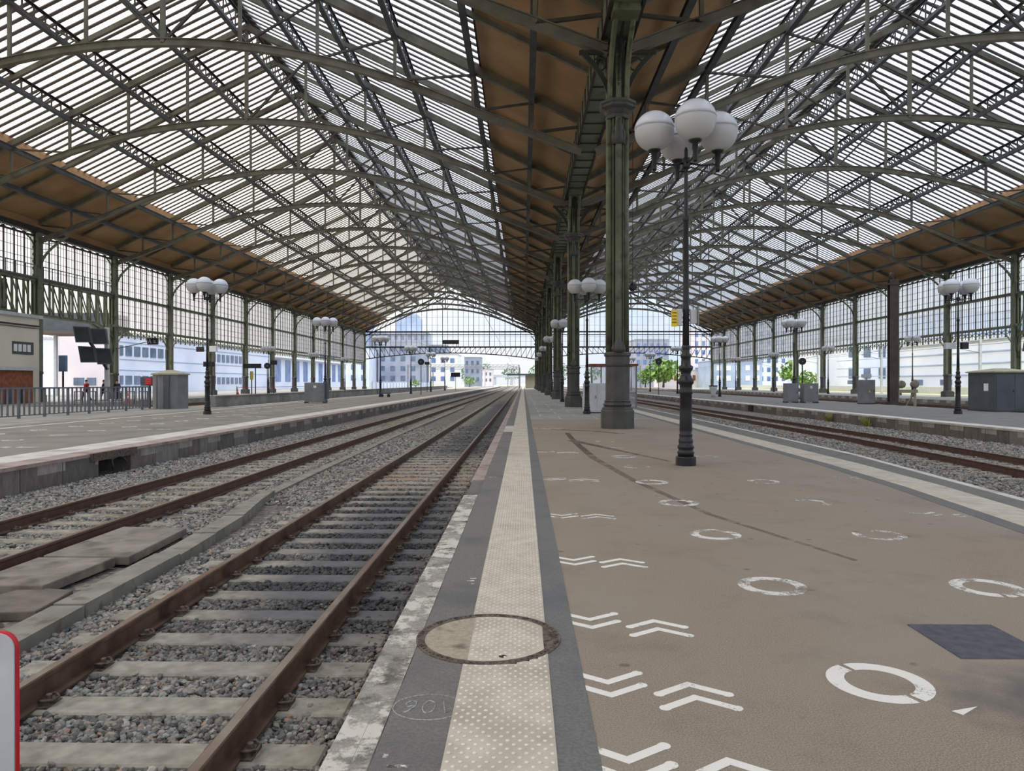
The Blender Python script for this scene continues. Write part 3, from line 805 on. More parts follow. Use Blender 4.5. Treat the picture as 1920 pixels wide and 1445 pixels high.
# chalked number in an oval and paint scraps beside the tactile strip
b = MB()
cx, cy = -0.62+0.17, 3.47
oval = [(cx+0.17*math.cos(2*math.pi*k/40), cy+0.135*math.sin(2*math.pi*k/40), 0.0052) for k in range(40)]
b.tube(oval, 0.003, 4, True)
def stroke(pts, dx):
    b.tube([(cx+dx-px_*0.07, cy-py_*0.13, 0.0052) for px_, py_ in pts], 0.0042, 4)
stroke([(0.3,-0.5),(0.0,0.5),(-0.35,0.3)], 0.085)                               # 1, written facing the track
stroke([(0.42*math.cos(a), 0.5*math.sin(a)) for a in [k*math.pi/7 for k in range(15)]], 0.0)   # 0
stroke([(0.4,0.5),(0.1,0.35),(-0.3,-0.1),(-0.3,-0.4),(0.1,-0.5),(0.4,-0.25),(0.2,0.0),(-0.2,-0.1)], -0.085) # 6
b.build('chalk_number', M['chalk'], pf)
b = MB()
for (x, y, w, h) in [(-0.55,2.92,0.085,0.02),(-0.58,3.0,0.02,0.03),(-0.40,5.6,0.03,0.02),(-0.44,5.68,0.06,0.02),(-0.42,5.75,0.05,0.015),(-0.66,3.23,0.02,0.03),(-0.55,11.9,0.22,0.03)]:
    b.box(x, x+w, y, y+h, 0.004, 0.0056)
b.build('paint_scraps', M['mark'], pf)

# manhole
mh = thing('manhole_cover', 'round manhole cover with rusty toothed rim set in the cream studded strip', 'manhole cover', (MHX, MHY, 0.0))
b = MB(); n = 72
for i in range(n):
    a0 = 2*math.pi*i/n; a1 = a0 + 2*math.pi/n*0.62
    b.prism([(r*math.cos(a), r*math.sin(a)) for r, a in ((0.405,a0),(0.425,a0),(0.425,a1),(0.405,a1))], 0.004, 0.011)
prof = [(0.39,0.001),(0.436,0.001),(0.436,0.0095),(0.425,0.0095)]
def annulus(b, r0, r1, z0, z1, n=64):
    for i in range(n):
        a0 = 2*math.pi*i/n; a1 = 2*math.pi*(i+1)/n
        b.prism([(r0*math.cos(a0), r0*math.sin(a0)), (r1*math.cos(a0), r1*math.sin(a0)), (r1*math.cos(a1), r1*math.sin(a1)), (r0*math.cos(a1), r0*math.sin(a1))], z0, z1)
annulus(b, 0.423, 0.436, 0.001, 0.011); annulus(b, 0.385, 0.407, 0.001, 0.009)
annulus(b, 0.407, 0.423, 0.001, 0.005)
b.build('rim', M['rust'], mh)
def disc_part(x0, x1, r, z0, z1):
    poly = []
    n = 60
    pts = [(r*math.cos(2*math.pi*k/n), r*math.sin(2*math.pi*k/n)) for k in range(n)]
    out = [(min(max(x, x0), x1), y) for x, y in pts]
    b = MB(); b.prism(out, z0, z1); return b
M['cover_fill'] = mat_noise('beige_cover_infill', lin(150,138,120), lin(168,156,138), 40, 0.85, c3=lin(110,92,80), s3=5, w3=(0.56,0.68), bump=0.3, bscale=90)
disc_part(-0.39, -0.10, 0.386, 0.001, 0.006).build('infill', M['cover_fill'], mh)
t2 = disc_part(-0.10, 0.33, 0.386, 0.001, 0.008).build('tactile_infill', M['tactile'], mh)
disc_part(0.33, 0.39, 0.386, 0.001, 0.005).build('infill', M['rust'], mh)
b = studs(-0.08, 0.32, -0.36, 0.37, 0.008, 0.054, 0.036, 0.0115, only=lambda x,y: x*x+y*y < 0.365**2)
b.build('tactile_studs', M['stud'], t2)
b = MB(); b.lathe([(0.024,0.0075),(0.024,0.0086)], 0.095, -0.31, 10, False); b.build('keyhole', M['black'], mh)

# flush slate coloured cover
cv = MB(); cv.bbox(2.455, 2.99, 4.13, 4.71, 0.0005, 0.006, 0.004)
tag(cv.build('service_cover', M['cover']), 'square slate grey service cover set flush in the brown platform', 'cover')

# ---- left platform ------------------------------------------------------
XLE, XLF = -9.3, -18.7
NOTCH_L = (15.9, 17.2)
pl = structure('left_platform')
b = MB()
b.box(XLF, XLE-0.9, -6, 300, -0.53, 0.0)
b.build('surface', M['beige_asphalt'], pl)
b = MB(); b.box(-60, XLF, -20, 46.5, -0.53, -0.0); b.build('forecourt', M['paving'], pl)
b = MB()
b.box(XLE-0.9, XLE-0.02, -6, NOTCH_L[0], -0.53, -0.06); b.box(XLE-0.9, XLE-0.02, NOTCH_L[1], 300, -0.53, -0.06)
b.build('platform_wall', M['face'], pl)
b = MB(); b.box(XLE-0.92, XLE-0.85, NOTCH_L[0]-.1, NOTCH_L[1]+.1, -0.53, -0.06); b.build('recess_back', M['dark_iron'], pl)
b = MB(); b.box(XLE-1.5, XLE-0.6, -6, 300, -0.06, 0.010); b.build('white_band', M['white_edge'], pl)
b = MB(); b.box(XLE-0.6, XLE, -6, 300, -0.06, 0.012); b.build('nosing', M['edge_pink'], pl)
b = MB(); b.box(XLE-0.08, XLE+0.03, NOTCH_L[0]-0.35, NOTCH_L[1]+0.2, -0.16, 0.014); b.build('lintel', M['rust'], pl)
b = MB(); b.box(-19.6,-19.3,45.5,YEND+8,-0.53,0.66); b.box(-19.68,-19.22,45.5,YEND+8,0.66,0.72); b.build('parapet_wall', M['concrete'], pl)
b = MB(); b.box(-17.75, -17.5, 10, 300, 0.0, 0.004); b.build('white_line', M['white_edge'], pl)
b = MB(); b.box(-18.9, XLF+0.25, 46.5, 300, -0.53, 0.006); b.build('nosing', M['white_edge'], pl)
k = 0
for (xx, y0) in ((-13.75, 13.6), (-15.85, 13.9)):
    y = y0
    while y < 62:
        ring_mark(xx, y, M['mark'], gaps=(1.0+k, 4.0+k*1.3)).build('painted_ring', M['mark'], pl)
        y += 1.95; k += 1
for y in (12.6, 17.3, 24, 33, 45):
    chevron(-11.9, y, -1, 0.2, 0.09, 0.05, 0.12).build('painted_chevron', M['mark'], pl)
    chevron(-12.5, y, 1, 0.2, 0.09, 0.05, 0.12).build('painted_chevron', M['mark'], pl)
# hose hanging in the recess
b = MB()
pts = []
for i in range(25):
    a = R(200) - R(320)*i/24
    pts.append((XLE+0.06+0.03*math.sin(i), 16.55+0.28*math.cos(a), -0.32+0.19*math.sin(a)))
b.tube(pts, 0.022, 8)
b.tube([(XLE-0.3,16.2,-0.10),(XLE-0.05,16.28,-0.16),(XLE+0.05,16.35,-0.2)], 0.022, 8)
tag(b.build('rubber_hose', M['rubber']), 'black rubber hose looped in the opening of the left platform wall', 'hose')

# ---- outer left platform -------------------------------------------------
po = structure('outer_left_platform')
b = MB(); b.box(-60, -32.6, 46.5, 300, -0.53, 0.0); b.build('surface', M['concrete'], po)
b = MB(); b.box(-32.6, -32.0, 46.5, 300, -0.53, 0.02); b.build('platform_wall', M['concrete'], po)

# ---- right platform -------------------------------------------------------
pr = structure('right_platform')
XRE, XRF = 16.2, 25.5
NR = (51.7, 53.0)
b = MB(); b.box(XRE+0.6, XRF, -6, 300, -0.53, 0.0); b.build('surface', M['gray_asphalt'], pr)
b = MB(); b.box(XRE+0.02, XRE+0.6, -6, NR[0], -0.53, -0.06); b.box(XRE+0.02, XRE+0.6, NR[1], 300, -0.53, -0.06); b.box(XRF-.3, XRF, -6, 300, -.53, 0.004)
b.build('platform_wall', M['face'], pr)
b = MB(); b.box(XRE+0.55, XRE+0.65, NR[0]-.1, NR[1]+.1, -0.53, -0.06); b.build('recess_back', M['dark_iron'], pr)
b = MB(); b.box(XRE, XRE+0.75, -6, 300, -0.06, 0.010); b.build('white_band', M['white_edge'], pr)
# ---- outer right platform --------------------------------------------------
pq = structure('outer_right_platform')
b = MB(); b.box(37.4, 52, -6, 300, -0.53, 0.0); b.build('surface', M['concrete'], pq)
b = MB(); b.box(36.8, 37.4, -6, 300, -0.53, 0.02); b.build('platform_wall', M['face'], pq)
b = MB(); b.box(52, 60, 60, 300, -0.53, -0.1); b.build('grass_verge', mat_noise('dry_grass_verge', lin(176,166,110), lin(196,186,140), 0.6, 0.95, c3=lin(140,156,84), s3=0.3, w3=(0.5,0.6)), pq)

# =====================================================================
#  ROOF
# =====================================================================
BAND = 5.3
PITCH = BAY/15.0
for hi, (hn, x0, x1) in enumerate(HALLS):
    half = (x1-x0)/2; xm = (x0+x1)/2
    ce = structure('ceiling')
    for side in (-1, 1):
        ex = x0 if side < 0 else x1
        def P(d, up):
            return (ex - side*d, roof_z(d)+up)
        def sheet(d0, d1, up, th, y0=YBACK, y1=YEND+0.6):
            a = P(d0, up); c = P(d1, up)
            b = MB()
            vs = [(a[0],y0,a[1]),(c[0],y0,c[1]),(c[0],y1,c[1]),(a[0],y1,a[1]),(a[0],y0,a[1]+th),(c[0],y0,c[1]+th),(c[0],y1,c[1]+th),(a[0],y1,a[1]+th)]
            b.add(vs, [(0,3,2,1),(4,5,6,7),(0,1,5,4),(1,2,6,5),(2,3,7,6),(3,0,4,7)])
            return b
        sheet(-0.4, BAND, 0.72, 0.08).build('roof_boarding', M['board'], ce)
        # glazing: single quads per slope so that light passes once
        b = MB(); a = P(BAND, 1.22); c = P(half-0.25, 1.22)
        b.add([(a[0],YBACK,a[1]),(c[0],YBACK,c[1]),(c[0],YEND+.3,c[1]),(a[0],YEND+.3,a[1])], [(0,1,2,3)])
        b.build('roof_glazing', M['roof_glass_warm'] if (hi == 0 and side < 0) else M['roof_glass'], ce)
        b = MB()
        ny = int((YEND-YBACK)/PITCH)
        off = -((24.9-YBACK)/PITCH % 1)
        a = P(BAND, 1.17); c = P(half-0.1, 1.17)
        for k in range(ny+2):
            yy = 24.9 + PITCH*(k - int((24.9-YBACK)/PITCH)) + PITCH/2
            if yy > YEND+0.3: break
            b.beam((a[0],yy,a[1]), (c[0],yy,c[1]), 0.24, 0.05)
        b.build('glazing_bars', M['glazing_bar'], ce)
        # upstand between boarding and raised glazing
        b = MB(); a = P(BAND, 0.7); 
        b.box(a[0]-0.05, a[0]+0.05, YBACK, YEND+.4, a[1], a[1]+0.56)
        b.build('fascia', M['fascia'] if (ex != XC) else M['dark_iron'], ce)
        # eave beam
        b = MB()
        if ex != XC:
            b.box(ex-0.25, ex+0.25, YBACK, YEND+.3, EAVE-0.3, EAVE+0.1)
            b.build('eave_beam', M['dark_iron'], ce)
            b = MB(); b.box(ex-0.05, ex+0.05, YBACK, YEND+.3, EAVE+0.1, EAVE+0.68); b.build('eave_board', M['board'], ce)
    b = MB()
    b.box(xm-0.35, xm+0.35, YBACK, YEND+.5, roof_z(half)+1.12, roof_z(half)+1.3)
    b.build('ridge_cap', M['dark_iron'], ce)

# arched trusses
def arch_z(s):
    return 18.3-0.0148*s*s if s <= 15.3 else 18.3-0.0148*15.3**2 - 0.377*(s-15.3)
def build_truss(x0, x1, label, group):
    half = (x1-x0)/2; f = half/20.95
    S = [0.0, 3.82*f, 7.64*f, 11.46*f, 15.28*f, 18.15*f]
    t = thing('roof_truss', label, 'roof truss', ((x0+x1)/2, 0, 0), 0, group)
    b = MB()
    pts = [(s, arch_z(s/f)) for s in [half*k/22 for k in range(23)]]
    pts[-1] = (half-0.35, arch_z((half-0.35)/f))
    for sg in (-1, 1):
        for (a, za), (c, zc) in zip(pts, pts[1:]):
            b.beam((sg*a,0,za), (sg*c,0,zc), 0.12, 0.34, (0,0,1))
            b.beam((sg*a,0,za-0.17), (sg*c,0,zc-0.17), 0.30, 0.04, (0,0,1))
            b.beam((sg*a,0,za+0.17), (sg*c,0,zc+0.17), 0.26, 0.04, (0,0,1))
    b.build('bottom_chord', M['truss'], t)
    b = MB()
    for sg in (-1, 1):
        A = (0,0,roof_z(half)+0.42); B = (sg*(half-0.2),0,roof_z(0.2)+0.42)
        b.beam(A, B, 0.12, 0.42); 
        A2 = (0,0,roof_z(half)+0.24); B2 = (sg*(half-0.2),0,roof_z(0.2)+0.24); b.beam(A2, B2, 0.30, 0.05)
    b.build('top_chord', M['truss'], t)
    for i, s in enumerate(S):
        for sg in ((-1, 1) if i else (1,)):
            w = 0.2 if i == 0 else 0.15
            b = MB(); b.beam((sg*s,0,arch_z(s/f)), (sg*s,0,roof_z(half-s)+0.25), w, w, (0,1,0))
            b.build('post', M['truss'], t)
    for i in range(len(S)-1):
        for sg in (-1, 1):
            w = 0.13 if i < 1 else 0.1
            b = MB(); b.beam((sg*S[i],0,arch_z(S[i]/f)), (sg*S[i+1],0,roof_z(half-S[i+1])+0.1), w, w)
            b.build('diagonal', M['brace'], t)
    s = S[-1]
    for sg in (-1,1):
        b = MB(); b.beam((sg*s,0,arch_z(s/f)), (sg*(half-0.4),0,roof_z(0.4)+0.1), 0.12, 0.12)
        b.build('diagonal', M['brace'], t)
    return t
def build_rafter(x0, x1):
    half = (x1-x0)/2
    b = MB()
    for sg in (-1, 1):
        A = (0,0,roof_z(half)+0.48); B = (sg*(half-0.3),0,roof_z(0.3)+0.48)
        b.beam(A, B, 0.10, 0.24)
        b.beam((0,0,roof_z(half)+0.36), (sg*(half-0.3),0,roof_z(0.3)+0.36), 0.20, 0.04)
    return b
for hn, x0, x1 in HALLS:
    grp = 'arched roof trusses over the %s hall' % hn
    proto = build_truss(x0, x1, 'x', grp)
    for i, y in enumerate(YT[:-1]):
        lab = 'grey-green arched iron roof truss spanning the %s hall, %s' % (hn, nth(i))
        if i == 0:
            proto.location.y = y; proto['label'] = lab
        else:
            dup(proto, ((x0+x1)/2, y, 0), 0, lab)
    me = None
    for i, y in enumerate([YT[0]-BAY/2] + [q+BAY/2 for q in YT[:-1]]):
        lab = 'plain iron rafter pair between arched trusses of the %s hall, %s' % (hn, nth(i))
        if me is None:
            o = build_rafter(x0, x1).build('rafter_frame', M['truss']); me = o.data
        else:
            o = bpy.data.objects.new('rafter_frame', me); COL.objects.link(o)
        o.location = ((x0+x1)/2, y, 0)
        tag(o, lab, 'rafter', 'plain rafters of the %s hall' % hn)

# lattice purlins
def build_purlin(name, depth, wb, label, group, y0=14.0, y1=YEND, step=BAY/12):
    t = thing(name, label, 'purlin', (0,0,0), 0, group)
    b = MB(); b.box(-wb/2, wb/2, y0, y1, 0.0, 0.05); b.box(-0.08, 0.08, y0, y1, 0.05, 0.27); b.build('bottom_chord', M['purlin'], t)
    b = MB(); b.box(-wb*0.35, wb*0.35, y0, y1, depth-0.05, depth); b.box(-0.02, 0.02, y0, y1, depth-0.16, depth-0.05); b.build('top_chord', M['dark_iron'], t)
    b = MB(); y = y0; 
    while y < y1-0.01:
        b.beam((0,y,0.1), (0,y,depth-0.03), 0.06, 0.09, (0,1,0))
        b.beam((0,y,0.1), (0,y+step,depth-0.08), 0.05, 0.07)
        if depth > 1.2: b.beam((0,y,depth-0.08), (0,y+step,0.1), 0.05, 0.07)
        y += step
    b.build('lattice', M['brace'], t)
    return t
SP = ['lowest', 'second from the eave', 'third from the eave', 'fourth from the eave', 'nearest the ridge']
proto = None; plain = None
for hn, x0, x1 in HALLS:
    half = (x1-x0)/2; f = half/20.95; xm = (x0+x1)/2
    for sg, sn in ((-1,'left'), (1,'right')):
        for j, s in enumerate([18.15*f, 15.28*f, 11.46*f, 7.64*f, 3.82*f]):
            lab = 'lattice purlin on the %s slope of the %s hall, %s' % (sn, hn, SP[j])
            if j < 2:
                lab = lab.replace('lattice purlin', 'plain boarded-roof purlin')
                if plain is None:
                    b = MB(); b.box(-0.14,0.14,14.0,YEND,0.0,0.05); b.box(-0.07,0.07,14.0,YEND,0.05,0.28); b.box(-0.12,0.12,14.0,YEND,0.28,0.32)
                    o = b.build('plain_purlin', M['purlin']); plain = o.data
                else:
                    o = bpy.data.objects.new('plain_purlin', plain); COL.objects.link(o)
                tag(o, lab, 'purlin', 'plain roof purlins')
            elif proto is None:
                proto = build_purlin('roof_purlin', 0.95, 0.28, lab, 'lattice roof purlins'); o = proto
            else:
                o = dup(proto, (0,0,0), 0, lab)
            o.location = (xm+sg*s, 0, roof_z(half-s))
    r = build_purlin('ridge_girder', 1.5, 0.3, 'deep lattice girder under the ridge of the %s hall' % hn, 'ridge girders', step=1.8167)
    r.location = (xm, 0, roof_z(half)-0.75)

# tie rods with fine hangers between ridge and purlins (thin wires)
# ---- valley gutter girder over the central columns ------------------------
vg = structure('valley_girder'); vg.location = (XC, 0, 0)
b = MB(); b.box(-0.5, 0.5, 14, YEND+.4, 13.25, 13.32); b.box(-0.5,-0.44,14,YEND+.4,13.25,14.3); b.box(0.44,0.5,14,YEND+.4,13.25,14.3); b.box(-0.5,0.5,YBACK,YEND+.4,14.25,14.4)
b.build('box', M['green_iron'], vg)
b = MB()
y = 14.0
while y < YEND:
    b.box(-0.56, 0.56, y-0.03, y+0.03, 13.2, 13.26)
    b.box(-0.54, -0.5, y-0.03, y+0.03, 13.25, 14.25); b.box(0.5, 0.54, y-0.03, y+0.03, 13.25, 14.25)
    y += 1.3625
b.box(-0.56,-0.46,14,YEND,13.18,13.26); b.box(0.46,0.56,14,YEND,13.18,13.26)
b.build('seams', M['dark_iron'], vg)

# =====================================================================
#  COLUMNS
# =====================================================================
def oct_prof(b, prof, cx=0, cy=0):
    b.lathe([(r/math.cos(math.pi/8), z) for r, z in prof], cx, cy, 8, False, math.pi/8)
def build_central_column():
    t = thing('central_column', 'x', 'column', (XC, 0, 0), 0, 'cast iron columns along the island platform')
    b = MB(); oct_prof(b, [(0.54,0),(0.54,0.60),(0.51,0.63)]); b.build('plinth', M['pedestal'], t)
    b = MB()
    oct_prof(b, [(0.50,0.63),(0.50,0.68),(0.43,0.74),(0.47,0.80),(0.42,0.86),(0.42,0.90),(0.44,0.92),(0.385,0.96),(0.38,2.08),(0.42,2.12),(0.43,2.17),(0.39,2.20),(0.39,2.42),(0.43,2.46),(0.44,2.54),(0.39,2.58)])
    b.build('pedestal', M['pedestal'], t)
    # clustered shaft: dark core, two round shafts, pilasters front and back
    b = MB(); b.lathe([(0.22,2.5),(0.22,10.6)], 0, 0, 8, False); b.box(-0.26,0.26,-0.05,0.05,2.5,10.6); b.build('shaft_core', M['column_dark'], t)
    b = MB()
    for sx in (-1, 1):
        b.lathe([(0.125,2.5),(0.115,10.7)], sx*0.27, 0, 12)
        b.box(sx*0.17-0.02, sx*0.17+0.02, -0.2, 0.2, 2.5, 10.6)
    for sy in (-1, 1):
        b.box(-0.10, 0.10, sy*0.30-0.05, sy*0.30+0.05, 2.5, 10.7)
        b.box(-0.035, 0.035, sy*0.345-0.02, sy*0.345+0.02, 2.5, 10.7)
    b.build('shaft', M['column'], t)
    # acanthus leaves at the foot of the shaft and under the capital
    b = MB()
    for zb, h, up in ((2.56,0.5,1),(9.55,0.9,1)):
        for sy in (-1, 1):
            b.lathe([(0.17,zb),(0.19,zb+h*0.25),(0.15,zb+h*0.6),(0.10,zb+h*0.85),(0.06,zb+h)], 0, sy*0.30, 8)
            for q in (-1,1): b.lathe([(0.07,zb),(0.09,zb+h*0.3),(0.05,zb+h*0.55)], q*0.15, sy*0.30, 6)
    b.build('leaf_ornament', M['pedestal'], t)
    b = MB()
    oct_prof(b, [(0.36,10.45),(0.40,10.55),(0.36,10.6),(0.44,10.72),(0.56,10.80),(0.56,10.88),(0.60,10.92),(0.60,11.0),(0.50,11.04)])
    for k in range(8):
        a = math.pi/8 + k*math.pi/4
        b.sphere((0.56*math.cos(a), 0.56*math.sin(a), 10.84), 0.07, 8, 6)
    b.build('capital', M['pedestal'], t)
    # upper shaft and head block
    b = MB()
    for sx in (-1, 1):
        b.lathe([(0.10,11.0),(0.10,12.6)], sx*0.26, 0, 10)
    for sy in (-1, 1):
        b.box(-0.09, 0.09, sy*0.24-0.05, sy*0.24+0.05, 11.0, 12.6)
    b.build('upper_shaft', M['column'], t)
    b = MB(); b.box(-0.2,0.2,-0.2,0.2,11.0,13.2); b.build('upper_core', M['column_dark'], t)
    b = MB()
    for sy in (-1, 1):                       # curved legs towards the girder, along the platform
        for sx in (-0.28, 0.28):
            pts = [(sx, sy*(0.24+1.9*(k/10)**2.2), 11.0+2.25*(k/10)**0.8) for k in range(11)]
            b.tube(pts, 0.09, 8)
        b.box(-0.42, 0.42, sy*2.0-0.35, sy*2.0+0.35, 13.0, 13.25)
    b.build('curved_leg', M['column'], t)
    # lattice web between leg and girder
    b = MB()
    for sy in (-1, 1):
        prev = None
        for k in range(2, 11):
            y_ = sy*(0.24+1.9*(k/10)**2.2); z_ = 11.0+2.25*(k/10)**0.8
            b.beam((0, sy*0.2, z_-0.3), (0, y_, z_), 0.05, 0.05)
        for sx in (-0.3, 0.3):
            b.tube([(sx, sy*(0.3+0.5*math.sin(a)), 12.7+0.4*math.cos(a)) for a in [math.pi*2*k/14 for k in range(14)]], 0.03, 5, True)
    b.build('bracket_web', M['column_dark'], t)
    # brackets across, under the truss ends
    b = MB()
    for sg in (-1, 1):
        pts = [(sg*(0.25+1.0*(k/8)**1.8), 0, 11.1+1.7*(k/8)) for k in range(9)]
        for p, q in zip(pts, pts[1:]): b.beam(p, q, 0.16, 0.12, (0,1,0))
        b.beam((sg*0.3,0,12.75), (sg*1.3,0,12.75), 0.14, 0.12)
        b.tube([(sg*(0.62+0.22*math.cos(a)), 0, 12.35+0.22*math.sin(a)) for a in [math.pi*2*k/14 for k in range(14)]], 0.03, 5, True)
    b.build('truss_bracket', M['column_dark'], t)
    return t
cc = build_central_column()
for i in range(8):
    y = YT[0] + 2*BAY*i
    lab = 'tall olive cast iron column with octagonal pedestal on the island platform, ' + nth(i)
    if i == 0: cc.location.y = y; cc['label'] = lab
    else: dup(cc, (XC, y, 0), 0, lab)

def build_side_column():
    t = thing('wall_column', 'x', 'column', (0,0,0), 0, 'columns of the glazed side walls')
    b = MB()
    b.box(-0.47,0.47,-0.47,0.47,0,0.55); b.box(-0.42,0.42,-0.42,0.42,0.55,0.62)
    oct_prof(b, [(0.40,0.62),(0.36,0.72),(0.36,2.2),(0.42,2.28),(0.40,2.4),(0.34,2.45)])
    b.build('pedestal', M['pedestal'], t)
    b = MB()
    b.box(-0.30,0.30,-0.06,0.06,2.4,EAVE-0.3)
    for s in (-1,1):
        b.box(s*0.26-0.05, s*0.26+0.05, -0.27,0.27,2.4,EAVE-0.3)
        b.box(s*0.12-0.03, s*0.12+0.03, -0.14,0.14,2.4,EAVE-0.3)
    b.build('shaft', M['green_iron'], t)
    b = MB()
    for s in (-1,1):
        b.box(-0.34,0.34,s*0.27-0.015,s*0.27+0.015,2.4,EAVE-0.3) if False else None
    for z in (6.9, 9.8, 12.9):
        b.box(-0.34,0.34,-0.32,0.32,z-0.12,z+0.12)
    b.build('collar', M['green_iron'], t)
    return t
def build_wall_bracket():
    b = MB()
    pts = [(0.3+2.3*(k/10)**1.5, 0, 10.6+2.6*(k/10)**0.75) for k in range(11)]
    for p, q in zip(pts, pts[1:]): b.beam(p, q, 0.14, 0.14, (0,1,0))
    for k in (3,5,7,9):
        b.beam(pts[k], (0.2, 0, pts[k][2]), 0.05, 0.05)
    return b
sc = build_side_column()
build_wall_bracket().build('truss_bracket', M['green_iron'], sc)
first = True
for sx, nm in ((XL,'left'), (XR,'right')):
    for i, y in enumerate(YT[3:]):
        lab = 'green riveted iron column of the glazed %s side wall, %s' % (nm, nth(i))
        g_ = 'columns of the glazed %s side wall' % nm
        if first: o = sc; o.location = (sx, y, 0); o['label'] = lab; o['group'] = g_; first = False
        else: dup(sc, (sx, y, 0), math.pi if sx > 0 else 0, lab, g_)
# =====================================================================
#  GLAZED SIDE WALLS
# =====================================================================
ZG0, ZTR, ZG1 = 6.9, 9.8, 13.15
def bay_frame(kind):
    # kind 'frieze': glazed from 6.9 up; 'girder': glazed from 9.9 up
    z0 = ZG0 if kind == 'frieze' else ZTR+0.1
    y0, y1 = 0.35, BAY-0.35
    b = MB(); n = 9; w = (y1-y0)/n
    for i in range(n+1):
        b.box(-0.06, 0.06, y0+i*w-0.045, y0+i*w+0.045, z0, ZG1+0.2)
        if i < n:
            for j in (1, 2): b.box(-0.02, 0.02, y0+i*w+w*j/3-0.014, y0+i*w+w*j/3+0.014, z0, ZG1)
    z = z0
    while z < ZG1:
        b.box(-0.02, 0.02, y0, y1, z-0.014, z+0.014); z += 0.72
    b.box(-0.09, 0.09, y0, y1, ZG1-0.05, ZG1+0.08)
    return b
def bay_ornament(kind):
    b = MB(); y0, y1 = 0.3, BAY-0.3
    n = 9; w = (y1-y0)/n
    for i in range(n):       # small arches with rings above the glazing
        c = y0+(i+0.5)*w
        b.tube([(0, c+0.42*w*math.cos(a), ZG1+0.02+0.22*math.sin(a)) for a in [math.pi*k/6 for k in range(7)]], 0.035, 4)
        b.tube([(0, y0+i*w+0.1*math.cos(a), ZG1+0.2+0.1*math.sin(a)) for a in [math.pi*2*k/8 for k in range(8)]], 0.03, 4, True)
    for s, yy in ((1, y0), (-1, y1)):      # corner brackets with scrolls
        pts = [(0, yy+s*(0.05+1.3*(k/8)**2), ZG1-1.35+1.45*(k/8)**0.55) for k in range(9)]
        b.tube(pts, 0.07, 5)
        for k in range(6):
            b.sphere((0, yy+s*0.14, ZG1-0.9-0.55*k), 0.12, 7, 5)
    return b
def bay_transom():
    b = MB(); b.box(-0.1, 0.1, 0.3, BAY-0.3, ZTR-0.14, ZTR-0.08); b.box(-0.05,0.05,0.3,BAY-0.3,ZTR-0.1,ZTR+0.1); b.box(-0.12,0.12,0.3,BAY-0.3,ZTR+0.08,ZTR+0.14)
    return b
def bay_frieze():
    # pierced cast frieze: sill beam, rosettes and lower tie
    b = MB(); y0, y1 = 0.3, BAY-0.3
    b.box(-0.09,0.09,y0,y1,ZG0-0.16,ZG0+0.02)
    z0, z1 = ZG0-0.98, ZG0-0.16
    b.box(-0.06,0.06,y0,y1,z1-0.08,z1+0.0)
    n = 9; w = (y1-y0)/n; zc = (z0+z1)/2-0.02
    for i in range(n):
        c = y0+(i+0.5)*w
        b.sphere((0,c,zc), 0.11, 7, 5)
        for k in range(6):
            a = math.pi/6 + k*math.pi/3
            b.beam((0,c+0.1*math.cos(a),zc+0.1*math.sin(a)), (0,c+0.44*math.cos(a)*w,zc+0.36*math.sin(a)), 0.05, 0.05, (1,0,0))
        b.beam((0,y0+i*w,z0-0.02),(0,y0+i*w,z1),0.12,0.12,(0,1,0))
        b.sphere((0,y0+i*w,z0), 0.1, 6, 4)
    for s, yy in ((1,y0),(-1,y1)):
        b.beam((0,yy+s*0.1,z0-0.8),(0,yy+s*1.0,z0+0.1),0.1,0.1,(1,0,0))
    return b
def bay_girder():
    b = MB(); y0, y1 = 0.25, BAY-0.25
    b.box(-0.14,0.14,y0,y1,ZTR-0.22,ZTR-0.02)
    n = 8; w = (y1-y0)/n; zb = 6.95
    def zlow(i):
        return zb - (0.9*max(0,(i-6))**1.3/2.0 if i > 6 else 0.0)
    for i in range(n+1):
        b.beam((0,y0+i*w,zlow(i)),(0,y0+i*w,ZTR-0.1),0.14,0.14,(0,1,0))
    for i in range(n):
        b.beam((0,y0+i*w,ZTR-0.2),(0,y0+(i+1)*w,zlow(i+1)+0.1),0.11,0.05,(1,0,0))
        b.beam((0,y0+i*w,zlow(i)),(0,y0+(i+1)*w,zlow(i+1)),0.24,0.2)
    b.tube([(0, y1-0.3*k*0.25, zlow(8)-1.4+1.4*(k/6)**0.6) for k in range(7)], 0.12, 6)
    b.tube([(0,y0+0.1*k,zb-0.2) for k in range(2)], 0.1, 5)
    return b
def bay_walkway():
    # low handrail and glass upstand on top of the girder
    b = MB(); 
    b.box(-0.3,0.3,0.2,BAY-0.2,ZTR-0.02,ZTR+0.1)
    for i in range(10):
        b.box(0.22,0.27,0.4+i*1.1,0.46+i*1.1,ZTR+0.1,ZTR+1.0)
    b.box(0.2,0.28,0.3,BAY-0.3,ZTR+0.98,ZTR+1.04)
    return b
BM = {}
for kind in ('frieze','girder'):
    BM['frame_'+kind] = bay_frame(kind).mesh('window_frame', M['dark_iron'])
    BM['orn_'+kind] = bay_ornament(kind).mesh('scroll_ornament', M['green_iron'])
BM['transom'] = bay_transom().mesh('transom', M['green_iron'])
BM['frieze'] = bay_frieze().mesh('pierced_frieze', M['green_iron'])
BM['girder'] = bay_girder().mesh('lattice_girder', M['green_iron'])
BM['walkway'] = bay_walkway().mesh('handrail', M['fence'])
for kind, z0 in (('frieze', ZG0), ('girder', ZTR+0.1)):
    b = MB(); b.add([(0,0.35,z0),(0,BAY-0.35,z0),(0,BAY-0.35,ZG1),(0,0.35,ZG1)], [(0,1,2,3)]); BM['pane_'+kind] = b.mesh('pane', M['wall_glass'])
def child(name, me, parent):
    o = bpy.data.objects.new(name, me); COL.objects.link(o); o.parent = parent; return o
wn_ = 0
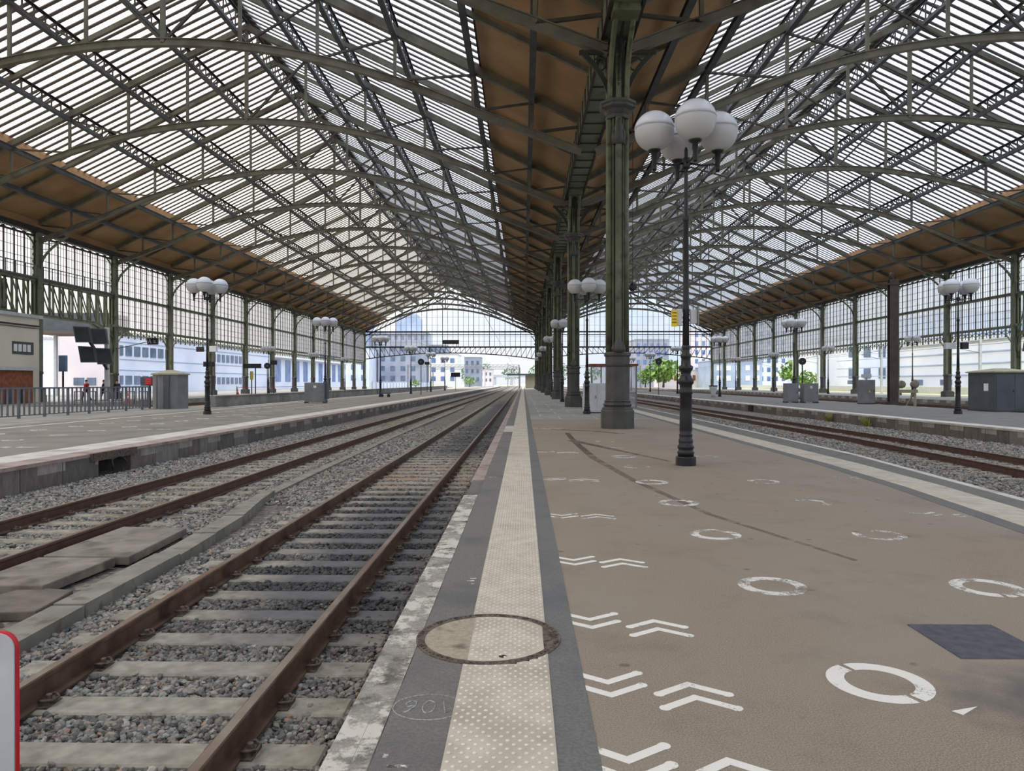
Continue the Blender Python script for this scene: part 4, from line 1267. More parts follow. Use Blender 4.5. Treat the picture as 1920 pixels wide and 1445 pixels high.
for sx, nm in ((XL,'left'),(XR,'right')):
    for i in range(2, 14):
        y = YT[i]
        wn_ += 1
        kind = 'girder' if i in (2,3) else 'frieze'
        w = bpy.data.objects.new('window_%d' % wn_, None); COL.objects.link(w); w['kind'] = 'structure'
        w.location = (sx, y, 0)
        child('window_frame', BM['frame_'+kind], w); child('scroll_ornament', BM['orn_'+kind], w); child('pane', BM['pane_'+kind], w)
        if kind == 'frieze': child('transom', BM['transom'], w); child('pierced_frieze', BM['frieze'], w)
        else:
            gi = child('lattice_girder', BM['girder'], w)
            g2 = child('lattice_girder', BM['girder'], w); g2.location = (-0.55 if sx == XL else 0.55, 0, 0)
            wk = child('handrail', BM['walkway'], w)
            if sx == XR: wk.rotation_euler = (0,0,math.pi); wk.location = (0, BAY, 0)


# =====================================================================
#  GABLE SCREENS AT THE FAR END
# =====================================================================
for gi, (hn, x0, x1) in enumerate(HALLS):
    half = (x1-x0)/2; xm = (x0+x1)/2
    W = structure('wall_far')
    W.name = 'wall_far_' + hn
    Y = YEND+0.35
    def zr(x): return roof_z(half-abs(x-xm)) - 0.1
    b = MB(); n = 33; w = (x1-x0)/n
    for i in range(1, n):
        x = x0+i*w; t_ = 0.07 if i % 3 == 0 else 0.035
        b.box(x-t_, x+t_, Y-0.05, Y+0.05, 10.2, zr(x)-0.4)
    for z in (15.5, 17.5, 19.5, 11.6, 12.8):
        dx = half if z < 14 else max(0.0, half-(z+0.3-EAVE)/SL)
        b.box(xm-dx, xm+dx, Y-0.02, Y+0.02, z-0.02, z+0.02)
    b.build('window_frame', M['brace'], W)
    b = MB()
    b.box(x0, x1, Y-0.2, Y+0.1, 13.75, 14.05); b.box(x0, x1, Y-0.15, Y+0.1, 13.1, 13.3)
    b.box(x0, x1, Y-0.25, Y+0.2, 10.0, 10.35)
    for sg in (-1, 1):
        e = xm+sg*half
        b.beam((e,Y-0.1,EAVE+0.2), (xm,Y-0.1,zr(xm)+0.1), 0.3, 0.35)
        b.beam((e,Y-0.1,EAVE-0.9), (xm,Y-0.1,zr(xm)-1.05), 0.2, 0.25)
        for k in range(18):
            xa = e-sg*half*k/18; xb = e-sg*half*(k+1)/18
            b.beam((xa,Y-0.1,zr(xa)-1.0), (xb,Y-0.1,zr(xb)), 0.12, 0.1)
    b.build('gable_beams', M['dark_iron'], W)
    b = MB(); n = 34
    def zl(x): return 8.75 - 1.5*((x-xm)/half)**2
    for i in range(n):
        xa = x0+(x1-x0)*i/n; xb = x0+(x1-x0)*(i+1)/n
        b.beam((xa,Y,zl(xa)), (xb,Y,zl(xb)), 0.25, 0.22)
        b.beam((xa,Y,zl(xa)), (xa,Y,10.1), 0.1, 0.1, (0,1,0))
        if xb <= xm: b.beam((xb,Y,zl(xb)), (xa,Y,10.1), 0.1, 0.12)
        else: b.beam((xa,Y,zl(xa)), (xb,Y,10.1), 0.1, 0.12)
    b.build('lattice_beam', M['dark_iron'], W)
    b = MB(); b.add([(x0,Y,10.3),(x1,Y,10.3),(x1,Y,EAVE),(xm,Y,zr(xm)),(x0,Y,EAVE)], [(0,1,2,3,4)])
    b.build('pane', mat_glass('clear_gable_glass_'+hn, (0.93,0.96,0.98,1), 0.88, (0.9,0.9,0.9,1), (2,9,2), 0.02, 0.04) if gi == 0 else bpy.data.materials['clear_gable_glass_left'], W)
    bpy.data.objects[W.name]
for o in [o for o in bpy.data.objects if o.name.startswith('pane') and o.data.materials and o.data.materials[0] is None]:
    pass
b = MB(); b.box(-19.0,-18.9,YEND-0.05,YEND+0.3,10.2,11.9); b.box(-16.3,-16.2,YEND-0.05,YEND+0.3,10.2,11.9); b.box(-19.6,-15.6,YEND-0.2,YEND,10.9,11.9); b.box(-19.4,-15.8,YEND-0.24,YEND-0.2,11.05,11.75)
sg_ = b.build('gable_sign', M['dark_iron']); tag(sg_, 'dark oblong sign board hung in the left far gable', 'sign')

# =====================================================================
#  LAMP POSTS
# =====================================================================
def build_lamp():
    t = thing('lamp_post', 'x', 'lamp post', (0,0,0))
    m = M['lamp_iron']
    b = MB()
    oct_prof(b, [(0.175,0),(0.175,0.15),(0.165,0.17)])
    b.lathe([(0.15,0.17),(0.15,0.22),(0.165,0.24),(0.14,0.27),(0.135,0.30),(0.155,0.33),(0.155,0.36),(0.125,0.40),(0.135,0.44),(0.135,0.48),(0.12,0.5),(0.12,0.56),(0.128,0.58),(0.11,0.60),
             (0.118,0.66),(0.112,1.0),(0.112,1.33),(0.13,1.35),(0.13,1.39),(0.115,1.42),(0.115,1.50),(0.145,1.54),(0.15,1.60),(0.12,1.63),(0.09,1.70),(0.10,1.76),(0.13,1.80),(0.135,1.85),(0.09,1.88),(0.085,2.0),(0.10,2.03),(0.10,2.07),(0.07,2.10),(0.07,2.18),(0.082,2.21),(0.07,2.25)], 0, 0, 20)
    b.build('base', m, t)
    b = MB()
    b.lathe([(0.066,2.2),(0.058,3.0),(0.05,4.55),(0.068,4.58),(0.068,4.66),(0.042,4.70),(0.038,5.1),(0.034,5.9),(0.02,5.95)], 0, 0, 12)
    b.lathe([(0.07,5.55),(0.075,5.6),(0.075,5.72),(0.05,5.76)], 0, 0, 10)
    b.build('pole', m, t)
    for k in range(4):
        a = R(-87) + k*math.pi/2
        L = 0.60; c, s = math.cos(a), math.sin(a)
        b = MB()
        b.tube([(0.04*c,0.04*s,5.66),(0.3*c,0.3*s,5.62),(0.55*c,0.55*s,5.64),(L*c,L*s,5.66)], 0.02, 6)
        b.tube([(0.03*c,0.03*s,5.5),(0.12*c,0.12*s,5.50),(0.2*c,0.2*s,5.56),(0.24*c,0.24*s,5.63)], 0.012, 5)
        b.lathe([(0.03,5.5),(0.045,5.54),(0.045,5.71),(0.06,5.73),(0.055,5.83),(0.10,5.86),(0.125,5.89),(0.10,5.93)], L*c, L*s, 12)
        b.build('arm', m, t)
        b = MB(); b.sphere((L*c,L*s,6.24), 0.365, 24, 9, -80, 8)
        gl = b.build('globe', M['globe'], t)
        b = MB(); b.sphere((L*c,L*s,6.24), 0.376, 24, 9, 8, 90)
        b.build('globe_cap', M['globe_top'], gl)
    return t
lamp = build_lamp()
lamp.location = (3.05, 13.75, 0); lamp.rotation_euler = (0,0,0)
lamp['label'] = 'black lamp post with four white globes and yellow box, nearest on the island platform'
lamp['group'] = 'globe lamp posts on the island platform'
for i, y in enumerate((35.9, 58.6, 79.5, 101.3, 123.1, 145)):
    dup(lamp, (3.13, y, 0), 0.08*i, 'black lamp post with four white globes on the island platform, ' + nth(i+1), 'globe lamp posts on the island platform')
for i, y in enumerate((35.4, 56.6, 78.6, 100, 121.6, 143.4)):
    dup(lamp, (-15.4, y, 0), 0.16+0.1*i, 'black lamp post with white globes on the left platform, ' + nth(i), 'globe lamp posts on the left platform')
for i, y in enumerate((36.3, 58.1, 79.9, 101.7, 123.5, 145)):
    dup(lamp, (21.4, y, 0), 0.5+0.3*i, 'black lamp post with white globes on the right platform, ' + nth(i), 'globe lamp posts on the right platform')
for i, y in enumerate((79.5, 101.3, 123.1, 145)):
    dup(lamp, (42.0, y, 0), 0.2+0.3*i, 'black lamp post with white globes on the far right platform, ' + nth(i), 'globe lamp posts on the far right platform')
for i, y in enumerate((101.3, 123.1, 145)):
    dup(lamp, (-35.5, y, 0), 0.2+0.3*i, 'black lamp post with white globes on the far left platform, ' + nth(i), 'globe lamp posts on the far left platform')

# yellow and grey boxes clamped to the near lamp post
t = thing('notice_box', 'small box with yellow lettered face clamped to the nearest lamp post', 'sign box', (3.03-0.12, 13.68, 2.78), R(-12))
b = MB(); b.bbox(-0.055,0.055,-0.07,0.07,-0.17,0.14,0.01); b.build('box', M['light_grey'], t)
b = MB(); b.prism([(-0.145,-0.10),(-0.035,-0.085),(-0.035,-0.072),(-0.145,-0.085)], -0.19, 0.12); yb = b.build('yellow_plate', M['yellow'], t)
b = MB()
for k, (a, c) in enumerate(((0.02,0.09),(0.015,0.08),(0.02,0.085),(0.01,0.06))):
    for q in range(5):
        xa = -0.13 + a*0 + q*0.0175
        if xa < -0.05: b.box(xa, xa+0.011, -0.101, -0.098+0.004*q*0.3, 0.07-0.06*k-0.012, 0.07-0.06*k+0.006)
b.build('lettering', M['dark_iron'], yb)
t = thing('control_box', 'plain grey box clamped to the right of the nearest lamp post', 'box', (3.03+0.15, 13.7, 2.78))
b = MB(); b.bbox(-0.06,0.06,-0.05,0.06,-0.13,0.13,0.01); b.build('box', M['light_grey'], t)
b = MB(); b.box(0.062,0.085,-0.09,0.09,-0.16,0.19); b.box(-0.09,-0.06,-0.02,0.02,0.08,0.1); b.build('back_plate', M['cabinet'], t)

# =====================================================================
#  TRACKS
# =====================================================================
RT = -0.317
RAILP = [(-0.07,-0.17),(0.07,-0.17),(0.07,-0.158),(0.012,-0.14),(0.012,-0.045),(0.036,-0.03),(0.036,-0.006),(0.030,0.0),(-0.030,0.0),(-0.036,-0.006),(-0.036,-0.03),(-0.012,-0.045),(-0.012,-0.14),(-0.07,-0.158)]
def rail_mesh(xf, ys):
    b = MB(); n = len(RAILP); vs = []
    for y in ys:
        for px_, pz in RAILP: vs.append((xf(y)+px_, y, RT+pz))
    fs = []
    for i in range(len(ys)-1):
        for k in range(n):
            l = (k+1) % n
            fs.append((i*n+k, (i+1)*n+k, (i+1)*n+l, i*n+l))
    fs.append(tuple(range(n-1,-1,-1))); fs.append(tuple(range((len(ys)-1)*n, len(ys)*n)))
    b.add(vs, fs)
    return b
def rail_head(xf, ys):
    b = MB(); b.slab([(xf(y)-0.027,y) for y in ys], [(xf(y)+0.027,y) for y in ys], RT-0.001, RT+0.0015); return b
def sleeper_mb(L=2.5, w=0.25):
    b = MB()
    h = -0.487
    b.bbox(-L/2, L/2, -w/2, w/2, -0.6, h, 0.012)
    return b
def clips_mb(xs):
    b = MB()
    for x in xs:
        b.box(x-0.13, x+0.13, -0.08, 0.08, -0.49, -0.478)
        for s in (-1, 1):
            b.box(x+s*0.09-0.03, x+s*0.09+0.03, -0.05, 0.05, -0.48, -0.455)
            b.lathe([(0.02,-0.455),(0.02,-0.425),(0.012,-0.42)], x+s*0.095, 0, 6, False)
            b.tube([(x+s*0.06,-0.05,-0.45),(x+s*0.10,-0.065,-0.44),(x+s*0.14,-0.03,-0.45),(x+s*0.14,0.03,-0.45),(x+s*0.10,0.065,-0.44),(x+s*0.06,0.05,-0.45)], 0.009, 5)
    return b
SM = sleeper_mb().mesh('sleeper', M['sleeper'])
M['sleeper2'] = mat_noise('pale_brown_sleeper', lin(120,112,98), lin(158,150,134), 7, 0.9, c3=lin(96,86,72), s3=1.4, w3=(0.5,0.68))
SM2 = sleeper_mb().mesh('sleeper', M['sleeper2'])
CM = [clips_mb((s_,)).mesh('rail_fastening', M['rust']) for s_ in (-0.755, 0.755)]
def track(label, xf, y0, ybeg, ysl, mat_s, SMm, nclip, nmax=100, mat_r=None, yend=420, stone=True):
    t = thing('railway_track', label, 'railway track', (0,0,0))
    for s in (-0.755, 0.755):
        r = rail_mesh(lambda y: xf(y)+s, [ybeg]+[v for v in (6,8,10,13,16,20,25,30,40,80,178) if v > ybeg]+[yend]).build('rail', mat_r or M['rail'], t)
        rail_head(lambda y: xf(y)+s, [ybeg]+[v for v in (6,8,10,13,16,20,25,30,40,80,178) if v > ybeg]+[yend]).build('rail_head', M['rail_head'], r)
    far = MB(); k = 0; y = ysl
    while y < 240:
        if k < nmax:
            o = bpy.data.objects.new('sleeper', SMm); COL.objects.link(o); o.parent = t; o.location = (xf(y), y, 0)
            if k < nclip:
                for cm in CM:
                    c = bpy.data.objects.new('rail_fastening', cm); COL.objects.link(c); c.parent = o
        else:
            far.box(xf(y)-1.25, xf(y)+1.25, y-0.125, y+0.125, -0.6, -0.487)
        y += 0.602; k += 1
    if far.v:
        o = far.build('far_sleepers', mat_s, t); o['kind'] = 'stuff'
    return t
X1 = lambda y: -2.345
X2 = lambda y: -6.30
X3 = lambda y: interp(y, [(10,11.0),(15.6,11.45),(25,11.95),(40,12.05)])
track('railway track with dark oil-stained ballast beside the island platform', X1, 0, 1.5, 2.17, M['sleeper'], SM, 26)
track('reddish railway track between the left platform and the cable trough', X2, 0, 1.5, 5.1, M['sleeper2'], SM2, 12, mat_r=M['rail_red'])
track('railway track in front of the right platform', X3, 0, 8.0, 9.0, M['sleeper2'], SM2, 0, mat_r=M['rail_red'])
def bare_track(label, x, y0, yend=300):
    t = thing('railway_track', label, 'railway track', (0,0,0))
    for s in (-0.755, 0.755):
        rail_mesh(lambda y: x+s, [y0, yend]).build('rail', M['rail_red'], t)
    return t
bare_track('railway track in front of the far left platform', -29.8, 47.5)
bare_track('railway track behind the left platform', -22.0, 47.5)
bare_track('railway track behind the right platform', 28.8, 20)
bare_track('railway track in front of the far right platform', 34.0, 20)

# ---- ballast stones (uncountable): one object --------------------------------
def ballast():
    rng = np.random.default_rng(3)
    ico_v = []
    phi = (1+5**0.5)/2
    for a, c in ((-1,phi),(1,phi),(-1,-phi),(1,-phi)): ico_v.append((a,c,0))
    for a, c in ((-1,phi),(1,phi),(-1,-phi),(1,-phi)): ico_v.append((0,a,c))
    for a, c in ((-1,phi),(1,phi),(-1,-phi),(1,-phi)): ico_v.append((c,0,a))
    ico_v = np.array(ico_v)/np.linalg.norm(ico_v[0])
    ico_f = []
    # faces by nearest-neighbour search
    D = np.linalg.norm(ico_v[:,None]-ico_v[None], axis=2)
    el = sorted(set(np.round(D.ravel(),4)))[1]
    for i in range(12):
        for j in range(i+1,12):
            if abs(D[i,j]-el) > 0.01: continue
            for k in range(j+1,12):
                if abs(D[i,k]-el) < 0.01 and abs(D[j,k]-el) < 0.01:
                    nrm = np.cross(ico_v[j]-ico_v[i], ico_v[k]-ico_v[i])
                    ico_f.append((i,j,k) if nrm.dot(ico_v[i]) > 0 else (i,k,j))
    ico_f = np.array(ico_f)
    P = []; S = []
    def scatter(x0, x1, y0, y1, dens, s0, s1, z=-0.515):
        n = int((x1-x0)*(y1-y0)*dens)
        x = rng.uniform(x0,x1,n); y = rng.uniform(y0,y1,n)
        keep = np.ones(n, bool)
        # inside the camera's view only (with a margin)
        keep &= (np.abs(x) < 0.86*y+1.2) | (x > 0)
        keep &= x > -0.86*y-1.2
        keep &= x < 0.86*y+1.5
        # not on sleepers, rails or concrete
        for cx_, ys, hx in ((-2.345, 2.17, 1.25), (-6.30, 5.1, 1.25)):
            ph = ((y-ys+0.301) % 0.602)-0.301
            on = (np.abs(x-cx_) < hx-0.02) & (np.abs(ph) < 0.115)
            drop = on & (rng.random(n) > 0.03) & ~((np.abs(x-cx_) > 1.0) & (rng.random(n) < 0.75))
            keep &= ~drop
            for s in (-0.755,0.755): keep &= np.abs(x-cx_-s) > 0.075
        keep &= ~((x > -4.42) & (x < -3.86) & (y < 12.3))
        keep &= ~((x > -5.5) & (x < -4.36) & (y < 9.9) & (rng.random(n) > 0.02))
        x, y = x[keep], y[keep]
        P.append(np.stack([x, y, z + rng.normal(0,0.009,len(x))], 1)); S.append(rng.uniform(s0,s1,len(x)))
    scatter(-3.9,-0.83,2.6,6.5,1500,0.014,0.03)
    scatter(-7,-3.8,3.5,6.5,1300,0.014,0.03)
    scatter(-9.25,-0.83,6.5,11,900,0.017,0.034)
    scatter(-9.25,-0.83,11,18,420,0.022,0.042)
    scatter(-9.25,-0.83,18,34,160,0.03,0.055)
    scatter(7.3,16.1,9,24,230,0.025,0.045)
    scatter(7.4,16.1,24,44,90,0.035,0.06)
    P = np.concatenate(P); S = np.concatenate(S); n = len(P)
    ax = rng.normal(size=(n,3,3)); q, _ = np.linalg.qr(ax)
    sc_ = S[:,None]*rng.uniform(0.6,1.35,(n,3)); 
    base = ico_v[None]*rng.uniform(0.72,1.18,(n,12,1))
    v = base*sc_[:,None,:]
    v = np.einsum('nij,nkj->nki', q, v)
    v[:,:,2] *= 0.8
    v += P[:,None,:]
    f = (ico_f[None] + (np.arange(n)*12)[:,None,None]).reshape(-1,3)
    me = bpy.data.meshes.new('ballast_stones')
    v = v.reshape(-1,3)
    me.vertices.add(len(v)); me.vertices.foreach_set('co', v.ravel().astype(np.float32))
    me.loops.add(f.size); me.loops.foreach_set('vertex_index', f.ravel().astype(np.int32))
    me.polygons.add(len(f)); me.polygons.foreach_set('loop_start', (np.arange(len(f))*3).astype(np.int32))
    me.polygons.foreach_set('use_smooth', np.zeros(len(f), dtype=bool))
    me.update(calc_edges=True)
    me.materials.append(M['stone'])
    o = bpy.data.objects.new('ballast_stones', me); COL.objects.link(o)
    tag(o, 'grey broken stone ballast around the rails and sleepers', 'ballast', None, 'stuff')
    print('stones', n)
ballast()

# =====================================================================
#  THINGS BETWEEN AND BESIDE THE TRACKS
# =====================================================================
# cable trough: a run of lidded concrete lengths
ct = thing('cable_trough', 'long low concrete cable trough running between the two left tracks', 'cable trough')
pts = [(-3.86,3.2),(-3.90,5.0),(-3.96,6.3),(-4.02,8.2),(-4.12,9.4),(-4.22,10.6),(-4.45,11.9),(-4.62,13.2),(-4.7,16),(-4.75,20),(-4.85,27),(-4.88,40),(-4.88,60)]
for i, (a, c) in enumerate(zip(pts, pts[1:])):
    w = 0.28 if a[1] < 11 else 0.22
    b = MB(); A = Vector(a); C = Vector(c); d = (C-A).normalized(); nn = Vector((-d.y, d.x))*w/2
    A2 = A+d*0.012; C2 = C-d*0.012
    z1 = -0.40+0.01*((i*7) % 3) if a[1] < 13 else -0.455
    b.prism([(A2.x+nn.x,A2.y+nn.y),(A2.x-nn.x,A2.y-nn.y),(C2.x-nn.x,C2.y-nn.y),(C2.x+nn.x,C2.y+nn.y)][::-1], -0.56, z1)
    b.build('trough_section', M['trough'], ct)
# loose / laid concrete slabs
def slab_obj(label, poly, z0, z1, mat='slab', tilt=None):
    b = MB(); cx_ = sum(p[0] for p in poly)/len(poly); cy_ = sum(p[1] for p in poly)/len(poly)
    b.prism([(x-cx_, y-cy_) for x, y in poly], 0, z1-z0)
    o = b.build('concrete_slab', M[mat], None, (cx_, cy_, z0)); fix_normals(o)
    bv = o.modifiers.new('bevel', 'BEVEL'); bv.width = 0.012; bv.segments = 2
    if tilt: o.rotation_euler = tilt
    tag(o, label, 'slab', 'concrete slabs between the left tracks')
slab_obj('large flat concrete slab farthest from the camera beside the left track', [(-5.42,8.16),(-4.42,8.12),(-4.52,9.75),(-5.42,9.82)], -0.50, -0.40)
slab_obj('flat concrete slab in the middle of the row beside the left track', [(-5.42,6.95),(-4.62,6.95),(-4.55,8.08),(-5.42,8.08)], -0.50, -0.40)
slab_obj('dark stained concrete slab tilted towards the cable trough', [(-5.1,6.2),(-4.25,6.3),(-4.32,6.95),(-4.85,7.05)], -0.53, -0.44, 'stained_slab')
slab_obj('concrete slab nearest the camera beside the left track', [(-5.42,5.6),(-4.55,5.5),(-4.45,6.15),(-5.42,6.2)], -0.50, -0.41)
slab_obj('thick raised concrete kerb block at the left edge of the photo', [(-5.5,5.0),(-4.2,5.35),(-4.22,5.62),(-5.5,5.35)], -0.50, -0.385, 'trough')

# red rimmed board in the lower left corner
t = thing('track_board', 'pale board with rounded red rim at the lower left corner', 'board', (-2.735, 3.30, -0.52), R(4))
def rrect(w, h, r, n=6):
    P = []
    for cx_, cz_, a0 in ((w/2-r, h-r, 0), (-w/2+r, h-r, 90), (-w/2+r, r, 180), (w/2-r, r, 270)):
        for k in range(n+1):
            a = R(a0+90*k/n); P.append((cx_+r*math.cos(a), cz_+r*math.sin(a)))
    return P
P_ = rrect(0.8, 0.92, 0.07)
b = MB(); n = len(P_)
b.add([(x,-0.02,z) for x,z in P_]+[(x,0.02,z) for x,z in P_], [tuple(range(n)), tuple(range(2*n-1,n-1,-1))]+[(i,n+i,n+(i+1)%n,(i+1)%n) for i in range(n)])
fix_normals(b.build('panel', M['light_grey'], t))
b = MB(); b.tube([(x,0,z) for x,z in P_], 0.012, 8, True); b.build('rim', M['red'], t)

# =====================================================================
#  CABINETS, KIOSKS, FENCE, SIGNS
# =====================================================================
def cabinet(name, label, loc, w, d, h, rz=0, doors=2, mat='cabinet', feet=False, roof=None):
    t = thing(name, label, 'cabinet', loc, rz)
    z0 = 0.08 if feet else 0.0
    b = MB(); b.bbox(-w/2, w/2, -d/2, d/2, z0, h, 0.015); b.build('body', M[mat], t)
    for k in range(doors):
        b = MB(); x0 = -w/2+0.04+(w-0.08)*k/doors; x1 = -w/2+0.04+(w-0.08)*(k+1)/doors
        b.box(x0+0.01, x1-0.01, -d/2-0.015, -d/2, z0+0.08, h-0.08); dr = b.build('door', M[mat], t)
        b = MB(); b.box(x1-0.09, x1-0.06, -d/2-0.04, -d/2-0.015, h*0.5, h*0.5+0.12); b.build('handle', M['black'], dr)
    if feet:
        for sx in (-1, 1):
            b = MB(); b.box(sx*(w/2-0.05)-0.05, sx*(w/2-0.05)+0.05, -d/2-0.08, d/2+0.08, 0, 0.09); b.build('foot', M['dark_iron'], t)
    else:
        b = MB(); b.box(-w/2-0.01, w/2+0.01, -d/2-0.02, d/2+0.01, 0, 0.05); b.build('plinth', M['dark_iron'], t)
    if roof:
        b = MB(); o_ = 0.1
        b.add([(-w/2-o_,-d/2-o_,h),(w/2+o_,-d/2-o_,h),(w/2+o_,d/2+o_,h),(-w/2-o_,d/2+o_,h),(-w/2-o_,-d/2-o_,h+0.07),(w/2+o_,-d/2-o_,h+0.07),(w/2+o_,d/2+o_,h+0.07),(-w/2-o_,d/2+o_,h+0.07),(-w*0.15,0,h+roof),(w*0.15,0,h+roof)],
              [(0,3,2,1),(0,1,5,4),(1,2,6,5),(2,3,7,6),(3,0,4,7),(4,5,9,8),(5,6,9),(6,7,8,9),(7,4,8)])
        b.build('roof', M['beige_roof'], t)
    return t
c_ = cabinet('equipment_cabinet', 'grey steel cabinet on feet beside the left platform lamp', (-15.75, 55.2, 0), 1.5, 0.7, 1.55, 0.0, 1, 'cabinet', True)
b = MB(); b.box(0.05-0.1,0.05+0.1,-0.38,-0.365,1.15,1.32); b.build('lock_plate', M['white'], c_)
b = MB(); b.box(0.42,0.9,-0.1,0.5,0.3,1.5); b.build('side_rack', M['cabinet_dark'], c_)
cabinet('equipment_cabinet', 'light grey two door cabinet behind the nearest central column', (3.75, 37.4, 0), 1.35, 0.6, 1.52, 0.0, 2, 'light_grey')
for kk, (x_, y_) in enumerate(((20.6, 56.6), (21.9, 56.3))):
    c_ = cabinet('equipment_cabinet', ['grey steel cabinet left of a second one on the right platform','grey steel cabinet with a round mark right of its twin on the right platform'][kk], (x_, y_, 0), 1.1 if kk else 0.9, 0.8, 1.5, 0.0, 1, 'cabinet', True)
    if kk:
        b = MB(); b.box(-0.1,0.1,-0.43,-0.415,1.1,1.3); b.build('lock_plate', M['light_grey'], c_)
c_ = cabinet('electric_cabinet', 'slim grey cabinet with small yellow warning sign on the right platform', (24.8, 53.2, 0), 1.0, 0.6, 1.75, 0.1, 1)
b = MB(); b.prism([(-0.05,0),(0.15,0),(0.05,0.17)], 0, 0.01); o = b.build('warning_sign', M['yellow2'], c_); o.rotation_euler = (R(90),0,0); o.location = (0,-0.33,0.85)
b = MB(); b.box(-0.3,0.3,-0.15,0.15,1.9,2.15); b.box(-0.05,0.05,-0.05,0.05,1.74,1.9); b.build('top_unit', M['light_grey'], c_)
c_ = cabinet('electric_kiosk', 'large grey steel kiosk with beige roof on the right platform', (25.9, 40.1, 0), 2.0, 2.4, 2.08, 0, 2, 'cabinet_dark', False, 0.25)
b = MB(); b.box(-1.03,-1.0,-0.6,-0.25,1.1,1.5); b.build('notice', M['white'], c_)
c_ = cabinet('electric_kiosk', 'pale grey kiosk with yellow sign at the right edge of the photo', (28.3, 39.7, 0), 2.2, 1.4, 2.05, 0, 2, 'cabinet', False, 0.22)
b = MB(); b.box(-0.95,-0.55,-0.74,-0.72,1.5,1.85); b.build('blue_sign', M['window_blue'], c_)
b = MB(); b.box(-0.95,-0.45,-0.74,-0.72,1.15,1.4); b.build('yellow_sign', M['yellow'], c_)

# hexagonal kiosk by the fence
t = thing('hexagonal_kiosk', 'six sided grey kiosk with beige roof at the end of the fence', 'kiosk', (-21.0, 43.2, 0))
b = MB(); b.lathe([(0.97,0),(0.97,2.0)], 0, 0, 6, False, R(18)); b.build('body', M['cabinet'], t)
b = MB(); b.lathe([(1.08,2.0),(1.08,2.08),(0.2,2.3)], 0, 0, 6, False, R(18)); b.build('roof', M['beige_roof'], t)
b = MB(); a = R(258)+0; 
b.box(-0.42,0.42,-0.02,0.02,0.02,1.95); o = b.build('door', M['cabinet_dark'], t); o.location = (-0.04,-0.86,0); o.rotation_euler = (0,0,R(-12))
t = thing('help_point_box', 'dark box with red lettered face left of the hexagonal kiosk', 'sign box', (-22.35, 43.4, 1.35))
b = MB(); b.bbox(-0.42,0.42,-0.3,0.3,0,0.55,0.02); b.box(-0.05,0.05,-0.05,0.05,-1.35,0); b.build('box', M['cabinet_dark'], t)
b = MB(); b.box(-0.12,0.28,-0.325,-0.302,0.1,0.48); r_ = b.build('red_face', M['red'], t)
b = MB()
for k in range(3): b.box(-0.08+0.02*k,0.22,-0.335,-0.326,0.15+0.11*k,0.18+0.11*k)
b.build('lettering', M['orange'], r_)

# fence on the forecourt
t = thing('platform_fence', 'long grey steel bar fence on the forecourt behind the left platform', 'fence', (-21.7, 0, 0))
b = MB(); b.box(-0.04,0.04,26,42,1.27,1.34); b.box(-0.02,0.02,26,42,0.10,0.14); b.build('rails', M['fence'], t)
y = 26.0
while y <= 42.01:
    b = MB(); b.box(-0.045,0.045,y-0.05,y+0.05,0,1.34); b.build('post', M['fence'], t); y += 1.7
y = 26.34
while y < 42:
    if abs((y-26) % 1.7) > 0.1:
        b = MB(); b.box(-0.035,0.035,y-0.02,y+0.02,0.12,1.3); b.build('bar', M['fence'], t)
    y += 0.34
# second low barrier beyond
t = thing('bicycle_barrier', 'dark low barrier frames beyond the steel fence', 'barrier', (-29, 50, 0))
b = MB()
for k in range(6):
    b.box(-2+k*0.9,-1.4+k*0.9,-0.03,0.03,0.3,0.36); b.box(-2+k*0.9,-1.4+k*0.9,-0.03,0.03,0.9,0.96); b.box(-2+k*0.9,-1.95+k*0.9,-0.03,0.03,0,0.96); b.box(-1.45+k*0.9,-1.4+k*0.9,-0.03,0.03,0,0.96)
b.build('frames', M['cabinet_dark'], t)

# dark mast on the right platform
t = thing('steel_mast', 'tall dark brown steel mast standing at the back of the right platform', 'mast', (26.0, 51.8, -0.2))
M['brown_mast'] = mat_noise('dark_brown_steel', lin(58,48,42), lin(74,62,54), 2, 0.55)
b = MB(); b.box(-0.3,0.3,-0.2,-0.15,0,9.0); b.box(-0.3,0.3,0.15,0.2,0,9.0); b.box(-0.06,0.06,-0.15,0.15,0,9.0); b.build('shaft', M['brown_mast'], t)
b = MB(); b.box(-0.38,0.38,-0.3,0.3,0,0.4); b.build('foot', M['brown_mast'], t)
b = MB(); b.box(-0.4,0.4,-0.25,0.25,8.6,8.7); b.box(0.0,0.06,-0.02,0.02,9.0,9.5); b.lathe([(0.12,9.0),(0.12,9.35),(0.04,9.5)],-0.15,0,10); b.build('head', M['brown_mast'], t)

def clock(label, loc, r=0.45, sup='arm', mat='black', h=None):
    t = thing('round_sign', label, 'round sign', loc)
    b = MB(); b.lathe([(r,-0.08),(r,0.08)], 0, 0, 24, False); o = b.build('disc', M[mat], t); o.rotation_euler = (R(90),0,0)
    b = MB(); b.lathe([(r*0.12,0),(r*0.12,0.09)],0,0,8,False); q = b.build('centre_mark', M['light_grey'], t); q.rotation_euler = (R(90),0,0); q.location = (0,-0.001,0)
    if h:
        b = MB(); b.box(-0.04,0.04,-0.04,0.04,-h,-r*0.9); b.build('stand', M['lamp_iron'], t)
    return t
clock('black round sign on a mast on the left platform', (-12.6, 90, 4.1), 0.40, h=4.1)
clock('black round sign on a mast beyond the island platform', (17.0, 92, 4.2), 0.42, h=4.2)
clock('dark round clock beside the second lamp of the right platform', (22.4, 59.0, 3.25), 0.28, h=3.25)
clock('dark round clock beside the far left wall columns', (-34.5, 98.0, 3.8), 0.42, h=3.8)
t = thing('round_loudspeaker', 'black round loudspeaker hung from the roof right of the nearest central column', 'loudspeaker', (5.45, 36.5, 6.3))
